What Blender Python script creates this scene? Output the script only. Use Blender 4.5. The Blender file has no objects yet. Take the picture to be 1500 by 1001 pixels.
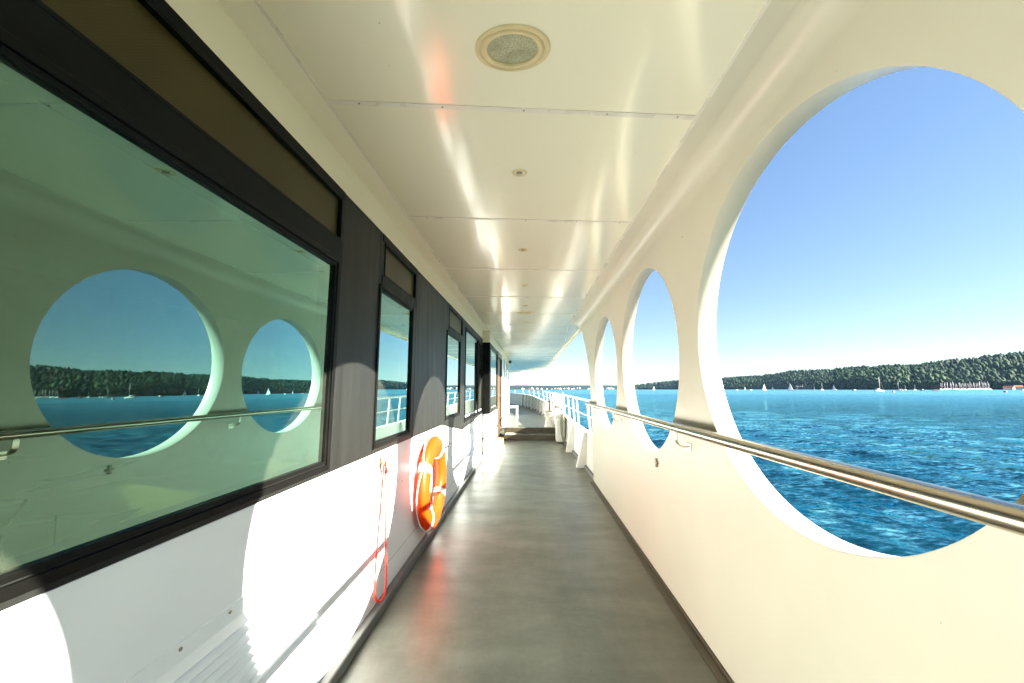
import bpy, bmesh, math, random
import numpy as np
from mathutils import Vector, Matrix, noise as mnoise

random.seed(7); rng = np.random.default_rng(7)
scene = bpy.context.scene
col = scene.collection
EYE = 1.24                       # camera height above the deck

# ------------------------------------------------------------------ helpers
def link(name, me, mat=None, parent=None):
    o = bpy.data.objects.new(name, me)
    col.objects.link(o)
    if mat is not None:
        for m in (mat if isinstance(mat, (list, tuple)) else [mat]):
            me.materials.append(m)
    if parent is not None:
        o.parent = parent
    return o

def tag(o, label=None, cat=None, group=None, kind=None):
    if label: o['label'] = label
    if cat: o['category'] = cat
    if group: o['group'] = group
    if kind: o['kind'] = kind
    return o

def thing(name, label, cat, loc=(0, 0, 0), group=None, rz=0):
    o = bpy.data.objects.new(name, None)
    o.empty_display_size = 0.1
    col.objects.link(o)
    o.location = loc
    o.rotation_euler = (0, 0, rz)
    return tag(o, label, cat, group)

class MB:
    """collects vertices and faces of ONE mesh"""
    def __init__(self):
        self.v, self.f, self.s, self.m = [], [], [], []
    def add(self, vs, fs, smooth=False, mi=0):
        b = len(self.v)
        self.v += [tuple(p) for p in vs]
        for f in fs:
            self.f.append([i + b for i in f]); self.s.append(smooth); self.m.append(mi)
        return self
    def box(self, x0, x1, y0, y1, z0, z1, mi=0, M=None):
        vs = [(x, y, z) for x in (x0, x1) for y in (y0, y1) for z in (z0, z1)]
        if M is not None: vs = [M @ Vector(p) for p in vs]
        return self.add(vs, [(0, 1, 3, 2), (4, 6, 7, 5), (0, 4, 5, 1), (2, 3, 7, 6), (0, 2, 6, 4), (1, 5, 7, 3)], mi=mi)
    def rbox(self, x0, x1, y0, y1, z0, z1, b=0.005, mi=0, M=None):
        bm = bmesh.new()
        bmesh.ops.create_cube(bm, size=1)
        for v in bm.verts:
            v.co = Vector(((x0 + x1) / 2 + v.co.x * (x1 - x0), (y0 + y1) / 2 + v.co.y * (y1 - y0), (z0 + z1) / 2 + v.co.z * (z1 - z0)))
        bmesh.ops.bevel(bm, geom=bm.edges[:], offset=b, segments=2, affect='EDGES', profile=0.5)
        bm.verts.index_update()
        vs = [(M @ v.co if M is not None else v.co.copy()) for v in bm.verts]
        fs = [[v.index for v in f.verts] for f in bm.faces]
        bm.free()
        return self.add(vs, fs, mi=mi)
    def tube(self, path, r, n=10, closed=False, mi=0, rr=None):
        P = [Vector(p) for p in path]
        N = len(P)
        up = None; vs = []
        for i in range(N):
            a = P[(i - 1) % N] if (closed or i > 0) else P[i]
            c = P[(i + 1) % N] if (closed or i < N - 1) else P[i]
            t = (c - a).normalized()
            if up is None:
                up = t.orthogonal().normalized()
            else:
                up = (up - t * up.dot(t)).normalized()
            s = t.cross(up)
            ri = rr[i] if rr is not None else r
            for k in range(n):
                q = 2 * math.pi * k / n
                vs.append(P[i] + (up * math.cos(q) + s * math.sin(q)) * ri)
        fs = []
        for i in range(N if closed else N - 1):
            j = (i + 1) % N
            for k in range(n):
                k2 = (k + 1) % n
                fs.append((i * n + k, j * n + k, j * n + k2, i * n + k2))
        self.add(vs, fs, True, mi)
        if not closed:
            self.add([vs[k] for k in range(n)], [tuple(range(n))], mi=mi)
            self.add([vs[(N - 1) * n + k] for k in range(n)], [tuple(reversed(range(n)))], mi=mi)
        return self
    def lathe(self, prof, n=32, M=None, mi=0, smooth=True):
        """profile of (r, z) pairs about local z"""
        vs = []
        for r, z in prof:
            for k in range(n):
                q = 2 * math.pi * k / n
                p = Vector((r * math.cos(q), r * math.sin(q), z))
                vs.append(M @ p if M is not None else p)
        fs = []
        for i in range(len(prof) - 1):
            for k in range(n):
                k2 = (k + 1) % n
                fs.append((i * n + k, i * n + k2, (i + 1) * n + k2, (i + 1) * n + k))
        return self.add(vs, fs, smooth, mi)
    def strip(self, rows, smooth=False, mi=0):
        """grid through rows of equally many points"""
        n = len(rows[0]); vs = [p for r in rows for p in r]
        fs = [(i * n + j, i * n + j + 1, (i + 1) * n + j + 1, (i + 1) * n + j) for i in range(len(rows) - 1) for j in range(n - 1)]
        return self.add(vs, fs, smooth, mi)
    def build(self, name, mat, parent=None, sharp=None):
        me = bpy.data.meshes.new(name)
        me.from_pydata(self.v, [], self.f)
        me.polygons.foreach_set('use_smooth', self.s)
        me.polygons.foreach_set('material_index', self.m)
        me.update()
        bm = bmesh.new(); bm.from_mesh(me)
        bmesh.ops.remove_doubles(bm, verts=bm.verts, dist=1e-5)
        bmesh.ops.recalc_face_normals(bm, faces=bm.faces)
        bm.to_mesh(me); bm.free()
        if sharp is not None:
            me.shade_smooth(); me.set_sharp_from_angle(angle=math.radians(sharp))
        return link(name, me, mat, parent)

def sheet(name, loops, x_mid, thick, mat, parent=None, bevel=0.002):
    """plate in the y-z plane with holes: first loop is the outline"""
    cu = bpy.data.curves.new(name, 'CURVE')
    cu.dimensions = '2D'; cu.fill_mode = 'BOTH'
    cu.extrude = thick / 2 - bevel; cu.bevel_depth = bevel; cu.bevel_resolution = 1; cu.offset = -bevel
    for lp in loops:
        sp = cu.splines.new('POLY')
        sp.points.add(len(lp) - 1)
        for p, (y, z) in zip(sp.points, lp):
            p.co = (y, z, 0, 1)
        sp.use_cyclic_u = True
    tmp = bpy.data.objects.new(name, cu)
    col.objects.link(tmp)
    dg = bpy.context.evaluated_depsgraph_get()
    me = bpy.data.meshes.new_from_object(tmp.evaluated_get(dg))
    bpy.data.objects.remove(tmp); bpy.data.curves.remove(cu)
    # curve plane (y, z, 0) -> world (x, y, z)
    me.transform(Matrix(((0, 0, 1, x_mid), (1, 0, 0, 0), (0, 1, 0, 0), (0, 0, 0, 1))))
    me.name = name
    me.materials.clear()
    me.shade_smooth(); me.set_sharp_from_angle(angle=math.radians(30))
    return link(name, me, mat, parent)

def circle(yc, zc, r, n=128):
    return [(yc + r * math.cos(2 * math.pi * k / n), zc + r * math.sin(2 * math.pi * k / n)) for k in range(n)]

def rect(y0, y1, z0, z1):
    return [(y0, z0), (y1, z0), (y1, z1), (y0, z1)]

def interp(tab, t):
    if t <= tab[0][0]: return tab[0][1:]
    for a, b in zip(tab, tab[1:]):
        if t <= b[0]:
            u = (t - a[0]) / (b[0] - a[0])
            return tuple(p + (q - p) * u for p, q in zip(a[1:], b[1:]))
    return tab[-1][1:]

def smoothtab(tab, n):
    """Catmull-Rom resample of a list of tuples"""
    P = [np.array(t, float) for t in tab]; out = []
    for i in range(len(P) - 1):
        p0, p1, p2, p3 = P[max(i - 1, 0)], P[i], P[i + 1], P[min(i + 2, len(P) - 1)]
        for k in range(n):
            t = k / n
            out.append(tuple(0.5 * ((2 * p1) + (-p0 + p2) * t + (2 * p0 - 5 * p1 + 4 * p2 - p3) * t * t + (-p0 + 3 * p1 - 3 * p2 + p3) * t ** 3)))
    out.append(tuple(P[-1]))
    return out

# ------------------------------------------------------------------ materials
def new_mat(name):
    m = bpy.data.materials.new(name); m.use_nodes = True
    nt = m.node_tree; nt.nodes.clear()
    out = nt.nodes.new('ShaderNodeOutputMaterial')
    return m, nt, out

def N(nt, typ, **kw):
    n = nt.nodes.new(typ)
    for k, v in kw.items():
        if k.startswith('i_'):
            n.inputs[k[2:].replace('_', ' ')].default_value = v
        else:
            setattr(n, k, v)
    return n

def ramp(nt, src, stops):
    r = nt.nodes.new('ShaderNodeValToRGB')
    el = r.color_ramp.elements
    while len(el) < len(stops): el.new(0.5)
    for e, (p, c) in zip(el, stops):
        e.position = p; e.color = c if len(c) == 4 else (*c, 1)
    nt.links.new(src, r.inputs[0])
    return r.outputs[0]

def paint(name, color, rough=0.4, spec=0.5, var=0.04, nscale=1.5, bump=0.0, bscale=60, specks=0.0, metallic=0.0,
          stretch=(1, 1, 1), rvar=0.08, coat=0.0, wave=0.0, wscale=(1, 1, 1)):
    m, nt, out = new_mat(name)
    L = nt.links.new
    b = N(nt, 'ShaderNodeBsdfPrincipled')
    tc = N(nt, 'ShaderNodeTexCoord')
    mp = N(nt, 'ShaderNodeMapping'); mp.inputs['Scale'].default_value = stretch
    L(tc.outputs['Object'], mp.inputs[0])
    n1 = N(nt, 'ShaderNodeTexNoise', i_Scale=nscale, i_Detail=6.0, i_Roughness=0.6)
    L(mp.outputs[0], n1.inputs['Vector'])
    lo = tuple(max(0, c * (1 - var * 2)) for c in color); hi = tuple(min(1, c * (1 + var)) for c in color)
    c = ramp(nt, n1.outputs['Fac'], [(0.3, lo), (0.65, hi)])
    if specks > 0:
        vo = N(nt, 'ShaderNodeTexVoronoi', i_Scale=9.0)
        L(tc.outputs['Object'], vo.inputs['Vector'])
        wn = ramp(nt, vo.outputs['Distance'], [(specks * 0.6, (0, 0, 0)), (specks, (1, 1, 1))])
        mx = N(nt, 'ShaderNodeMix', data_type='RGBA', blend_type='MIX')
        mx.inputs[6].default_value = (color[0] * 0.25, color[1] * 0.2, color[2] * 0.12, 1)
        L(wn, mx.inputs[0]); L(c, mx.inputs[7]); c = mx.outputs[2]
    L(c, b.inputs['Base Color'])
    rr = ramp(nt, n1.outputs['Fac'], [(0.3, (rough - rvar,) * 3), (0.7, (rough + rvar,) * 3)])
    L(rr, b.inputs['Roughness'])
    b.inputs['Specular IOR Level'].default_value = spec
    b.inputs['Metallic'].default_value = metallic
    b.inputs['Coat Weight'].default_value = coat
    b.inputs['Coat Roughness'].default_value = max(0.05, rough * 0.6)
    last = None
    if bump > 0:
        n2 = N(nt, 'ShaderNodeTexNoise', i_Scale=bscale, i_Detail=3.0)
        L(mp.outputs[0], n2.inputs['Vector'])
        bp = N(nt, 'ShaderNodeBump', i_Strength=bump, i_Distance=0.002)
        L(n2.outputs['Fac'], bp.inputs['Height']); last = bp
    if wave > 0:
        mp2 = N(nt, 'ShaderNodeMapping'); mp2.inputs['Scale'].default_value = wscale
        L(tc.outputs['Object'], mp2.inputs[0])
        n3 = N(nt, 'ShaderNodeTexNoise', i_Scale=1.0, i_Detail=2.0)
        L(mp2.outputs[0], n3.inputs['Vector'])
        bp3 = N(nt, 'ShaderNodeBump', i_Strength=1.0, i_Distance=wave)
        L(n3.outputs['Fac'], bp3.inputs['Height'])
        if last: L(last.outputs[0], bp3.inputs['Normal'])
        last = bp3
    if last: L(last.outputs[0], b.inputs['Normal'])
    L(b.outputs[0], out.inputs[0])
    return m

CREAM = (0.665, 0.65, 0.53)
M = {}
M['cream'] = paint('cream paint', CREAM, 0.36, 0.5, 0.03, 1.2, 0.10, 140, specks=0.014, wave=0.006, wscale=(1, 1.6, 1.1))
M['ceil'] = paint('ceiling panel enamel', (0.90, 0.885, 0.70), 0.14, 0.8, 0.004, 0.5, 0.02, 90, specks=0.02, wave=0.003, wscale=(6, 0.5, 1), rvar=0.0)
M['ceil_edge'] = paint('ceiling edge enamel', (0.90, 0.89, 0.74), 0.4, 0.4, 0.02, 1)
M['batten'] = paint('batten metal', (0.78, 0.76, 0.66), 0.3, 0.6, 0.03, 5)
M['white'] = paint('white gloss paint', (0.80, 0.845, 0.865), 0.34, 0.5, 0.015, 2, 0.05, 120, specks=0.035, rvar=0.04)
M['rail_white'] = paint('rail white paint', (0.80, 0.79, 0.74), 0.35, 0.5, 0.04, 6)
M['clad'] = paint('dark grey cladding', (0.014, 0.015, 0.014), 0.42, 0.15, 0.12, 2, 0.08, 60, specks=0.02, stretch=(1, 6, 0.6))
M['frame'] = paint('black window frame', (0.0045, 0.0045, 0.004), 0.45, 0.10, 0.2, 8, specks=0.02)
M['gasket'] = paint('black rubber', (0.012, 0.012, 0.012), 0.6, 0.3, 0.1, 8)
M['steel'] = paint('brushed stainless steel', (0.60, 0.55, 0.44), 0.24, 0.5, 0.05, 3, 0.03, 50, metallic=1.0, stretch=(1, 0.1, 8), rvar=0.06)
M['dark_steel'] = paint('weathered steel', (0.30, 0.27, 0.20), 0.4, 0.5, 0.1, 6, metallic=0.8)
M['upstand'] = paint('deck edge upstand', (0.12, 0.125, 0.12), 0.45, 0.4, 0.15, 4, 0.1, 40)
M['gutter'] = paint('dirty gutter paint', (0.060, 0.048, 0.028), 0.5, 0.4, 0.25, 9, 0.1, 40)
M['orange'] = paint('life ring orange', (0.80, 0.050, 0.001), 0.45, 0.25, 0.03, 5, 0.06, 120)
M['reflect'] = paint('reflective tape', (0.85, 0.85, 0.83), 0.35, 0.5, 0.02, 20)
M['cord_white'] = paint('white cord', (0.80, 0.78, 0.72), 0.7, 0.2, 0.06, 60)
M['cord_red'] = paint('red cord', (0.72, 0.025, 0.015), 0.6, 0.3, 0.08, 60)
M['brass'] = paint('tarnished brass', (0.40, 0.26, 0.09), 0.35, 0.5, 0.1, 20, metallic=0.9)
M['black'] = paint('black plastic', (0.015, 0.015, 0.015), 0.4, 0.4, 0.1, 10)
M['teak'] = paint('varnished teak', (0.085, 0.05, 0.025), 0.35, 0.5, 0.2, 5, stretch=(8, 8, 0.6))
M['beige'] = paint('aged beige plastic', (0.72, 0.62, 0.36), 0.45, 0.4, 0.06, 8)
M['rope_grey'] = paint('grey green rope', (0.22, 0.24, 0.17), 0.8, 0.2, 0.15, 40)
M['inner'] = paint('dim cabin lining', (0.42, 0.37, 0.25), 0.7, 0.2, 0.15, 2)
M['cushion'] = paint('pale cushion fabric', (0.26, 0.26, 0.18), 0.9, 0.1, 0.1, 6)
M['leaf'] = paint('indoor leaf', (0.012, 0.026, 0.006), 0.6, 0.2, 0.3, 10)
M['pot'] = paint('clay pot', (0.35, 0.16, 0.08), 0.7, 0.2, 0.1, 10)
M['hull'] = paint('ship hull white', (0.75, 0.76, 0.76), 0.35, 0.5, 0.03, 1)

# perforated speaker cloth
m, nt, out = new_mat('speaker grille')
b = N(nt, 'ShaderNodeBsdfPrincipled', i_Roughness=0.6)
tc = N(nt, 'ShaderNodeTexCoord'); vo = N(nt, 'ShaderNodeTexVoronoi', i_Scale=260.0)
nt.links.new(tc.outputs['Object'], vo.inputs['Vector'])
n1 = N(nt, 'ShaderNodeTexNoise', i_Scale=14.0, i_Detail=4.0); nt.links.new(tc.outputs['Object'], n1.inputs['Vector'])
c1 = ramp(nt, vo.outputs['Distance'], [(0.25, (0.24, 0.24, 0.16)), (0.5, (0.50, 0.50, 0.35))])
c2 = ramp(nt, n1.outputs['Fac'], [(0.35, (0.7, 0.72, 0.66)), (0.62, (1.0, 1.0, 1.0)), (0.8, (1.0, 0.85, 0.5))])
mx = N(nt, 'ShaderNodeMix', data_type='RGBA', blend_type='MULTIPLY'); mx.inputs[0].default_value = 1
nt.links.new(c1, mx.inputs[6]); nt.links.new(c2, mx.inputs[7]); nt.links.new(mx.outputs[2], b.inputs['Base Color'])
nt.links.new(b.outputs[0], out.inputs[0]); M['grille'] = m

# woven blind behind the transom glass
m, nt, out = new_mat('bronze transom')
b = N(nt, 'ShaderNodeBsdfPrincipled', i_Roughness=0.35)
tc = N(nt, 'ShaderNodeTexCoord'); mp = N(nt, 'ShaderNodeMapping'); mp.inputs['Scale'].default_value = (1, 1, 1)
nt.links.new(tc.outputs['Object'], mp.inputs[0])
ck = N(nt, 'ShaderNodeTexChecker', i_Scale=240.0); nt.links.new(mp.outputs[0], ck.inputs['Vector'])
n1 = N(nt, 'ShaderNodeTexNoise', i_Scale=2.0, i_Detail=3.0); nt.links.new(tc.outputs['Object'], n1.inputs['Vector'])
ck.inputs['Color1'].default_value = (0.066, 0.052, 0.011, 1); ck.inputs['Color2'].default_value = (0.054, 0.042, 0.009, 1)
c2 = ramp(nt, n1.outputs['Fac'], [(0.3, (0.6, 0.6, 0.6)), (0.7, (1, 1, 1))])
mx = N(nt, 'ShaderNodeMix', data_type='RGBA', blend_type='MULTIPLY'); mx.inputs[0].default_value = 1
nt.links.new(ck.outputs['Color'], mx.inputs[6]); nt.links.new(c2, mx.inputs[7]); nt.links.new(mx.outputs[2], b.inputs['Base Color'])
b.inputs['Specular IOR Level'].default_value = 0.25
nt.links.new(b.outputs[0], out.inputs[0]); M['transom'] = m

# green solar glass: coated reflection over a tinted see-through pane
m, nt, out = new_mat('green solar glass')
L = nt.links.new
lw = N(nt, 'ShaderNodeLayerWeight', i_Blend=0.5)
fac = ramp(nt, lw.outputs['Facing'], [(0.0, (0.13,) * 3), (0.45, (0.39,) * 3), (0.75, (0.80,) * 3), (1.0, (1.0,) * 3)])
gc = ramp(nt, lw.outputs['Facing'], [(0.0, (0.40, 0.66, 0.50)), (0.5, (0.45, 0.97, 0.90)), (0.8, (0.74, 0.95, 0.92)), (1.0, (1, 1, 1))])
gl = N(nt, 'ShaderNodeBsdfGlossy', i_Roughness=0.0); L(gc, gl.inputs['Color'])
tr = N(nt, 'ShaderNodeBsdfTransparent'); tr.inputs[0].default_value = (0.30, 0.40, 0.22, 1)
ms = N(nt, 'ShaderNodeMixShader'); L(fac, ms.inputs[0]); L(tr.outputs[0], ms.inputs[1]); L(gl.outputs[0], ms.inputs[2])
df = N(nt, 'ShaderNodeBsdfDiffuse'); df.inputs[0].default_value = (0.25, 0.28, 0.2, 1)
tc = N(nt, 'ShaderNodeTexCoord'); n1 = N(nt, 'ShaderNodeTexNoise', i_Scale=3.0, i_Detail=8.0, i_Roughness=0.7); L(tc.outputs['Object'], n1.inputs['Vector'])
dust = ramp(nt, n1.outputs['Fac'], [(0.30, (0.035,) * 3), (0.75, (0.10,) * 3)])
ms2 = N(nt, 'ShaderNodeMixShader'); L(dust, ms2.inputs[0]); L(ms.outputs[0], ms2.inputs[1]); L(df.outputs[0], ms2.inputs[2])
L(ms2.outputs[0], out.inputs[0]); M['glass'] = m

# painted steel deck
m, nt, out = new_mat('painted deck')
L = nt.links.new
b = N(nt, 'ShaderNodeBsdfPrincipled')
tc = N(nt, 'ShaderNodeTexCoord')
mpA = N(nt, 'ShaderNodeMapping'); mpA.inputs['Scale'].default_value = (0.9, 2.2, 1); L(tc.outputs['Object'], mpA.inputs[0])
nA = N(nt, 'ShaderNodeTexNoise', i_Scale=2.2, i_Detail=8.0, i_Roughness=0.62, i_Distortion=0.15); L(mpA.outputs[0], nA.inputs['Vector'])
cA = ramp(nt, nA.outputs['Fac'], [(0.22, (0.092, 0.102, 0.082)), (0.5, (0.134, 0.150, 0.126)), (0.78, (0.19, 0.208, 0.178))])
nB = N(nt, 'ShaderNodeTexNoise', i_Scale=38.0, i_Detail=6.0, i_Roughness=0.7); L(tc.outputs['Object'], nB.inputs['Vector'])
cB = ramp(nt, nB.outputs['Fac'], [(0.30, (0.80, 0.78, 0.72)), (0.64, (1, 1, 1))])
m1 = N(nt, 'ShaderNodeMix', data_type='RGBA', blend_type='MULTIPLY'); m1.inputs[0].default_value = 0.6
L(cA, m1.inputs[6]); L(cB, m1.inputs[7])
# worn dirt lying along the outboard gutter
sx = N(nt, 'ShaderNodeSeparateXYZ'); L(tc.outputs['Object'], sx.inputs[0])
nC = N(nt, 'ShaderNodeTexNoise', i_Scale=5.0, i_Detail=6.0); L(tc.outputs['Object'], nC.inputs['Vector'])
ad = N(nt, 'ShaderNodeMath', operation='MULTIPLY_ADD'); ad.inputs[1].default_value = 0.22; L(nC.outputs['Fac'], ad.inputs[0]); L(sx.outputs[0], ad.inputs[2])
cC = ramp(nt, ad.outputs[0], [(0.70, (1, 1, 1)), (0.90, (0.52, 0.46, 0.33))])
m2 = N(nt, 'ShaderNodeMix', data_type='RGBA', blend_type='MULTIPLY'); m2.inputs[0].default_value = 0.8
L(m1.outputs[2], m2.inputs[6]); L(cC, m2.inputs[7])
mpD = N(nt, 'ShaderNodeMapping'); mpD.inputs['Scale'].default_value = (1.6, 0.55, 1); L(tc.outputs['Object'], mpD.inputs[0])
nD = N(nt, 'ShaderNodeTexNoise', i_Scale=1.3, i_Detail=7.0, i_Roughness=0.65); L(mpD.outputs[0], nD.inputs['Vector'])
cD = ramp(nt, nD.outputs['Fac'], [(0.36, (0.70, 0.67, 0.58)), (0.56, (1.06, 1.06, 1.06))])          # trodden dirt
m4 = N(nt, 'ShaderNodeMix', data_type='RGBA', blend_type='MULTIPLY'); m4.inputs[0].default_value = 0.75
L(m2.outputs[2], m4.inputs[6]); L(cD, m4.inputs[7])
vo = N(nt, 'ShaderNodeTexVoronoi', i_Scale=5.0); L(tc.outputs['Object'], vo.inputs['Vector'])
sp = ramp(nt, vo.outputs['Distance'], [(0.012, (0.4, 0.35, 0.3)), (0.022, (1, 1, 1))])
m3 = N(nt, 'ShaderNodeMix', data_type='RGBA', blend_type='MULTIPLY'); m3.inputs[0].default_value = 1
L(m4.outputs[2], m3.inputs[6]); L(sp, m3.inputs[7])
L(m3.outputs[2], b.inputs['Base Color'])
rA = ramp(nt, nA.outputs['Fac'], [(0.3, (0.38,) * 3), (0.7, (0.285,) * 3)]); L(rA, b.inputs['Roughness'])
b.inputs['Specular IOR Level'].default_value = 0.55
bp = N(nt, 'ShaderNodeBump', i_Strength=0.25, i_Distance=0.003); L(nB.outputs['Fac'], bp.inputs['Height'])
mpW = N(nt, 'ShaderNodeMapping'); mpW.inputs['Scale'].default_value = (2.0, 3.0, 1); L(tc.outputs['Object'], mpW.inputs[0])
nW = N(nt, 'ShaderNodeTexNoise', i_Scale=1.0, i_Detail=2.0); L(mpW.outputs[0], nW.inputs['Vector'])
bp2 = N(nt, 'ShaderNodeBump', i_Strength=0.8, i_Distance=0.006); L(nW.outputs['Fac'], bp2.inputs['Height']); L(bp.outputs[0], bp2.inputs['Normal'])
L(bp2.outputs[0], b.inputs['Normal'])
L(b.outputs[0], out.inputs[0]); M['deck'] = m

# lake water
m, nt, out = new_mat('lake water')
L = nt.links.new
b = N(nt, 'ShaderNodeBsdfDiffuse'); b.inputs[0].default_value = (0.0008, 0.022, 0.036, 1)
wg = N(nt, 'ShaderNodeBsdfGlossy', i_Roughness=0.06); wg.inputs[0].default_value = (0.40, 0.90, 1.0, 1)
fr = N(nt, 'ShaderNodeFresnel', i_IOR=1.58)
tc = N(nt, 'ShaderNodeTexCoord')
mpA = N(nt, 'ShaderNodeMapping'); mpA.inputs['Rotation'].default_value = (0, 0, math.radians(35)); mpA.inputs['Scale'].default_value = (1.0, 2.0, 1); L(tc.outputs['Object'], mpA.inputs[0])
def slope(scale, k, mp_):                                   # wind ripples: the surface normal itself varies from point to point
    n_ = N(nt, 'ShaderNodeTexNoise', i_Scale=scale, i_Detail=3.0, i_Roughness=0.55); L(mp_.outputs[0], n_.inputs['Vector'])
    s1 = N(nt, 'ShaderNodeVectorMath', operation='SUBTRACT'); s1.inputs[1].default_value = (0.5, 0.5, 0.5); L(n_.outputs['Color'], s1.inputs[0])
    s2 = N(nt, 'ShaderNodeVectorMath', operation='MULTIPLY'); s2.inputs[1].default_value = (k, k, 0); L(s1.outputs[0], s2.inputs[0])
    return s2
sA, sB, sC = slope(3.6, 1.1, mpA), slope(1.1, 0.95, mpA), slope(0.10, 0.45, mpA)
ge = N(nt, 'ShaderNodeNewGeometry')
acc = ge.outputs['Normal']
for q_ in (sA, sB, sC):
    ad_ = N(nt, 'ShaderNodeVectorMath', operation='ADD'); L(acc, ad_.inputs[0]); L(q_.outputs[0], ad_.inputs[1]); acc = ad_.outputs[0]
b2 = N(nt, 'ShaderNodeVectorMath', operation='NORMALIZE'); L(acc, b2.inputs[0])
for nd in (b, wg, fr): L(b2.outputs[0], nd.inputs['Normal'])
ln = N(nt, 'ShaderNodeVectorMath', operation='LENGTH'); L(tc.outputs['Object'], ln.inputs[0])     # open water away from the ship's lee is rougher
mr = N(nt, 'ShaderNodeMapRange'); mr.inputs['From Min'].default_value = 40; mr.inputs['From Max'].default_value = 350
mr.inputs['To Min'].default_value = 0.06; mr.inputs['To Max'].default_value = 0.34; L(ln.outputs['Value'], mr.inputs['Value']); L(mr.outputs[0], wg.inputs['Roughness'])
ms = N(nt, 'ShaderNodeMixShader'); L(fr.outputs[0], ms.inputs[0]); L(b.outputs[0], ms.inputs[1]); L(wg.outputs[0], ms.inputs[2])
L(ms.outputs[0], out.inputs[0]); M['water'] = m

# forest crowns: colour differs from tree to tree
m, nt, out = new_mat('woodland leaves')
L = nt.links.new
b = N(nt, 'ShaderNodeBsdfPrincipled', i_Roughness=0.8); b.inputs['Specular IOR Level'].default_value = 0.2
at = N(nt, 'ShaderNodeAttribute', attribute_name='tint')
tc = N(nt, 'ShaderNodeTexCoord'); n1 = N(nt, 'ShaderNodeTexNoise', i_Scale=0.35, i_Detail=5.0); L(tc.outputs['Object'], n1.inputs['Vector'])
c1 = ramp(nt, at.outputs['Fac'], [(0.0, (0.003, 0.019, 0.007)), (0.5, (0.009, 0.038, 0.010)), (1.0, (0.034, 0.068, 0.013))])
c2 = ramp(nt, n1.outputs['Fac'], [(0.35, (0.75,) * 3), (0.65, (1.15,) * 3)])
mx = N(nt, 'ShaderNodeMix', data_type='RGBA', blend_type='MULTIPLY'); mx.inputs[0].default_value = 1
L(c1, mx.inputs[6]); L(c2, mx.inputs[7]); L(mx.outputs[2], b.inputs['Base Color'])
L(b.outputs[0], out.inputs[0]); M['wood'] = m
M['land'] = paint('hill ground', (0.010, 0.026, 0.012), 0.9, 0.1, 0.3, 0.02)
M['sail'] = paint('sailcloth', (0.85, 0.85, 0.82), 0.7, 0.2, 0.02, 1)
M['gel'] = paint('white boat hull', (0.80, 0.80, 0.78), 0.35, 0.5, 0.02, 1)
M['darkboat'] = paint('dark boat hull', (0.03, 0.035, 0.05), 0.4, 0.5, 0.1, 1)
M['mast'] = paint('mast alloy', (0.62, 0.62, 0.60), 0.4, 0.5, 0.03, 1)
M['redpaint'] = paint('red buoy paint', (0.70, 0.04, 0.02), 0.4, 0.5, 0.05, 1)
M['rooftile'] = paint('orange roof tiles', (0.55, 0.17, 0.07), 0.8, 0.2, 0.1, 1)
M['render'] = paint('pale house render', (0.75, 0.70, 0.60), 0.8, 0.2, 0.05, 0.5)

# ------------------------------------------------------------------ camera
F_PX = 556.45                       # focal length in pixels of the 1500 px wide photograph
cam_d = bpy.data.cameras.new('camera')
cam = bpy.data.objects.new('camera', cam_d); col.objects.link(cam)
cam_d.sensor_fit = 'HORIZONTAL'; cam_d.sensor_width = 36; cam_d.lens = 36 * F_PX / 1500
cam_d.clip_start = 0.02; cam_d.clip_end = 40000
YAW, PITCH = 0.04456, 0.12249
cam.location = (0, 0, EYE)
cam.rotation_euler = (math.pi / 2 + PITCH, 0, YAW)
scene.camera = cam
_f = np.array([-math.sin(YAW) * math.cos(PITCH), math.cos(YAW) * math.cos(PITCH), math.sin(PITCH)])
_r = np.array([math.cos(YAW), math.sin(YAW), 0.0]); _u = np.cross(_r, _f)
def at(px, py, Y):
    """world point seen at a pixel of the photograph, at forward distance Y"""
    d = _f + (px - 750) / F_PX * _r + (500.5 - py) / F_PX * _u
    d = d / d[1] * Y
    return (d[0], d[1], d[2] + EYE)

Z = lambda z: z + EYE               # heights measured from the eye -> above the deck

# ------------------------------------------------------------------ deck
Y_BACK = -7.0
STEP_Y = 9.35
bow = smoothtab([(-2.6, 25.2), (-1.6, 23.6), (-0.64, 21.6), (0.12, 18.6), (0.44, 15.9), (0.66, 12.1), (0.82, 9.4)], 8)[::-1]   # plating line of the raised deck
def plate_x(y):
    return interp([(p[1], p[0]) for p in bow], y)[0]

mb = MB()
mb.box(-0.90, 0.96, Y_BACK, STEP_Y + 0.6, -0.12, 0.0)
deck = tag(mb.build('deck', M['deck']), kind='structure')
mb = MB()
pts = [(-5.0, STEP_Y + 0.30)] + [(0.99, STEP_Y + 0.30)] + [(x + 0.03, y) for x, y in bow if y > STEP_Y + 0.35] + [(-5.0, 25.6)]
vs = [(x, y, 0.27) for x, y in pts] + [(x, y, 0.12) for x, y in pts]; n = len(pts)
mb.add(vs, [tuple(range(n)), tuple(range(2 * n - 1, n - 1, -1))] + [(i, (i + 1) % n, n + (i + 1) % n, n + i) for i in range(n)])
tag(mb.build('raised_deck', M['deck']), kind='structure')

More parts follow.
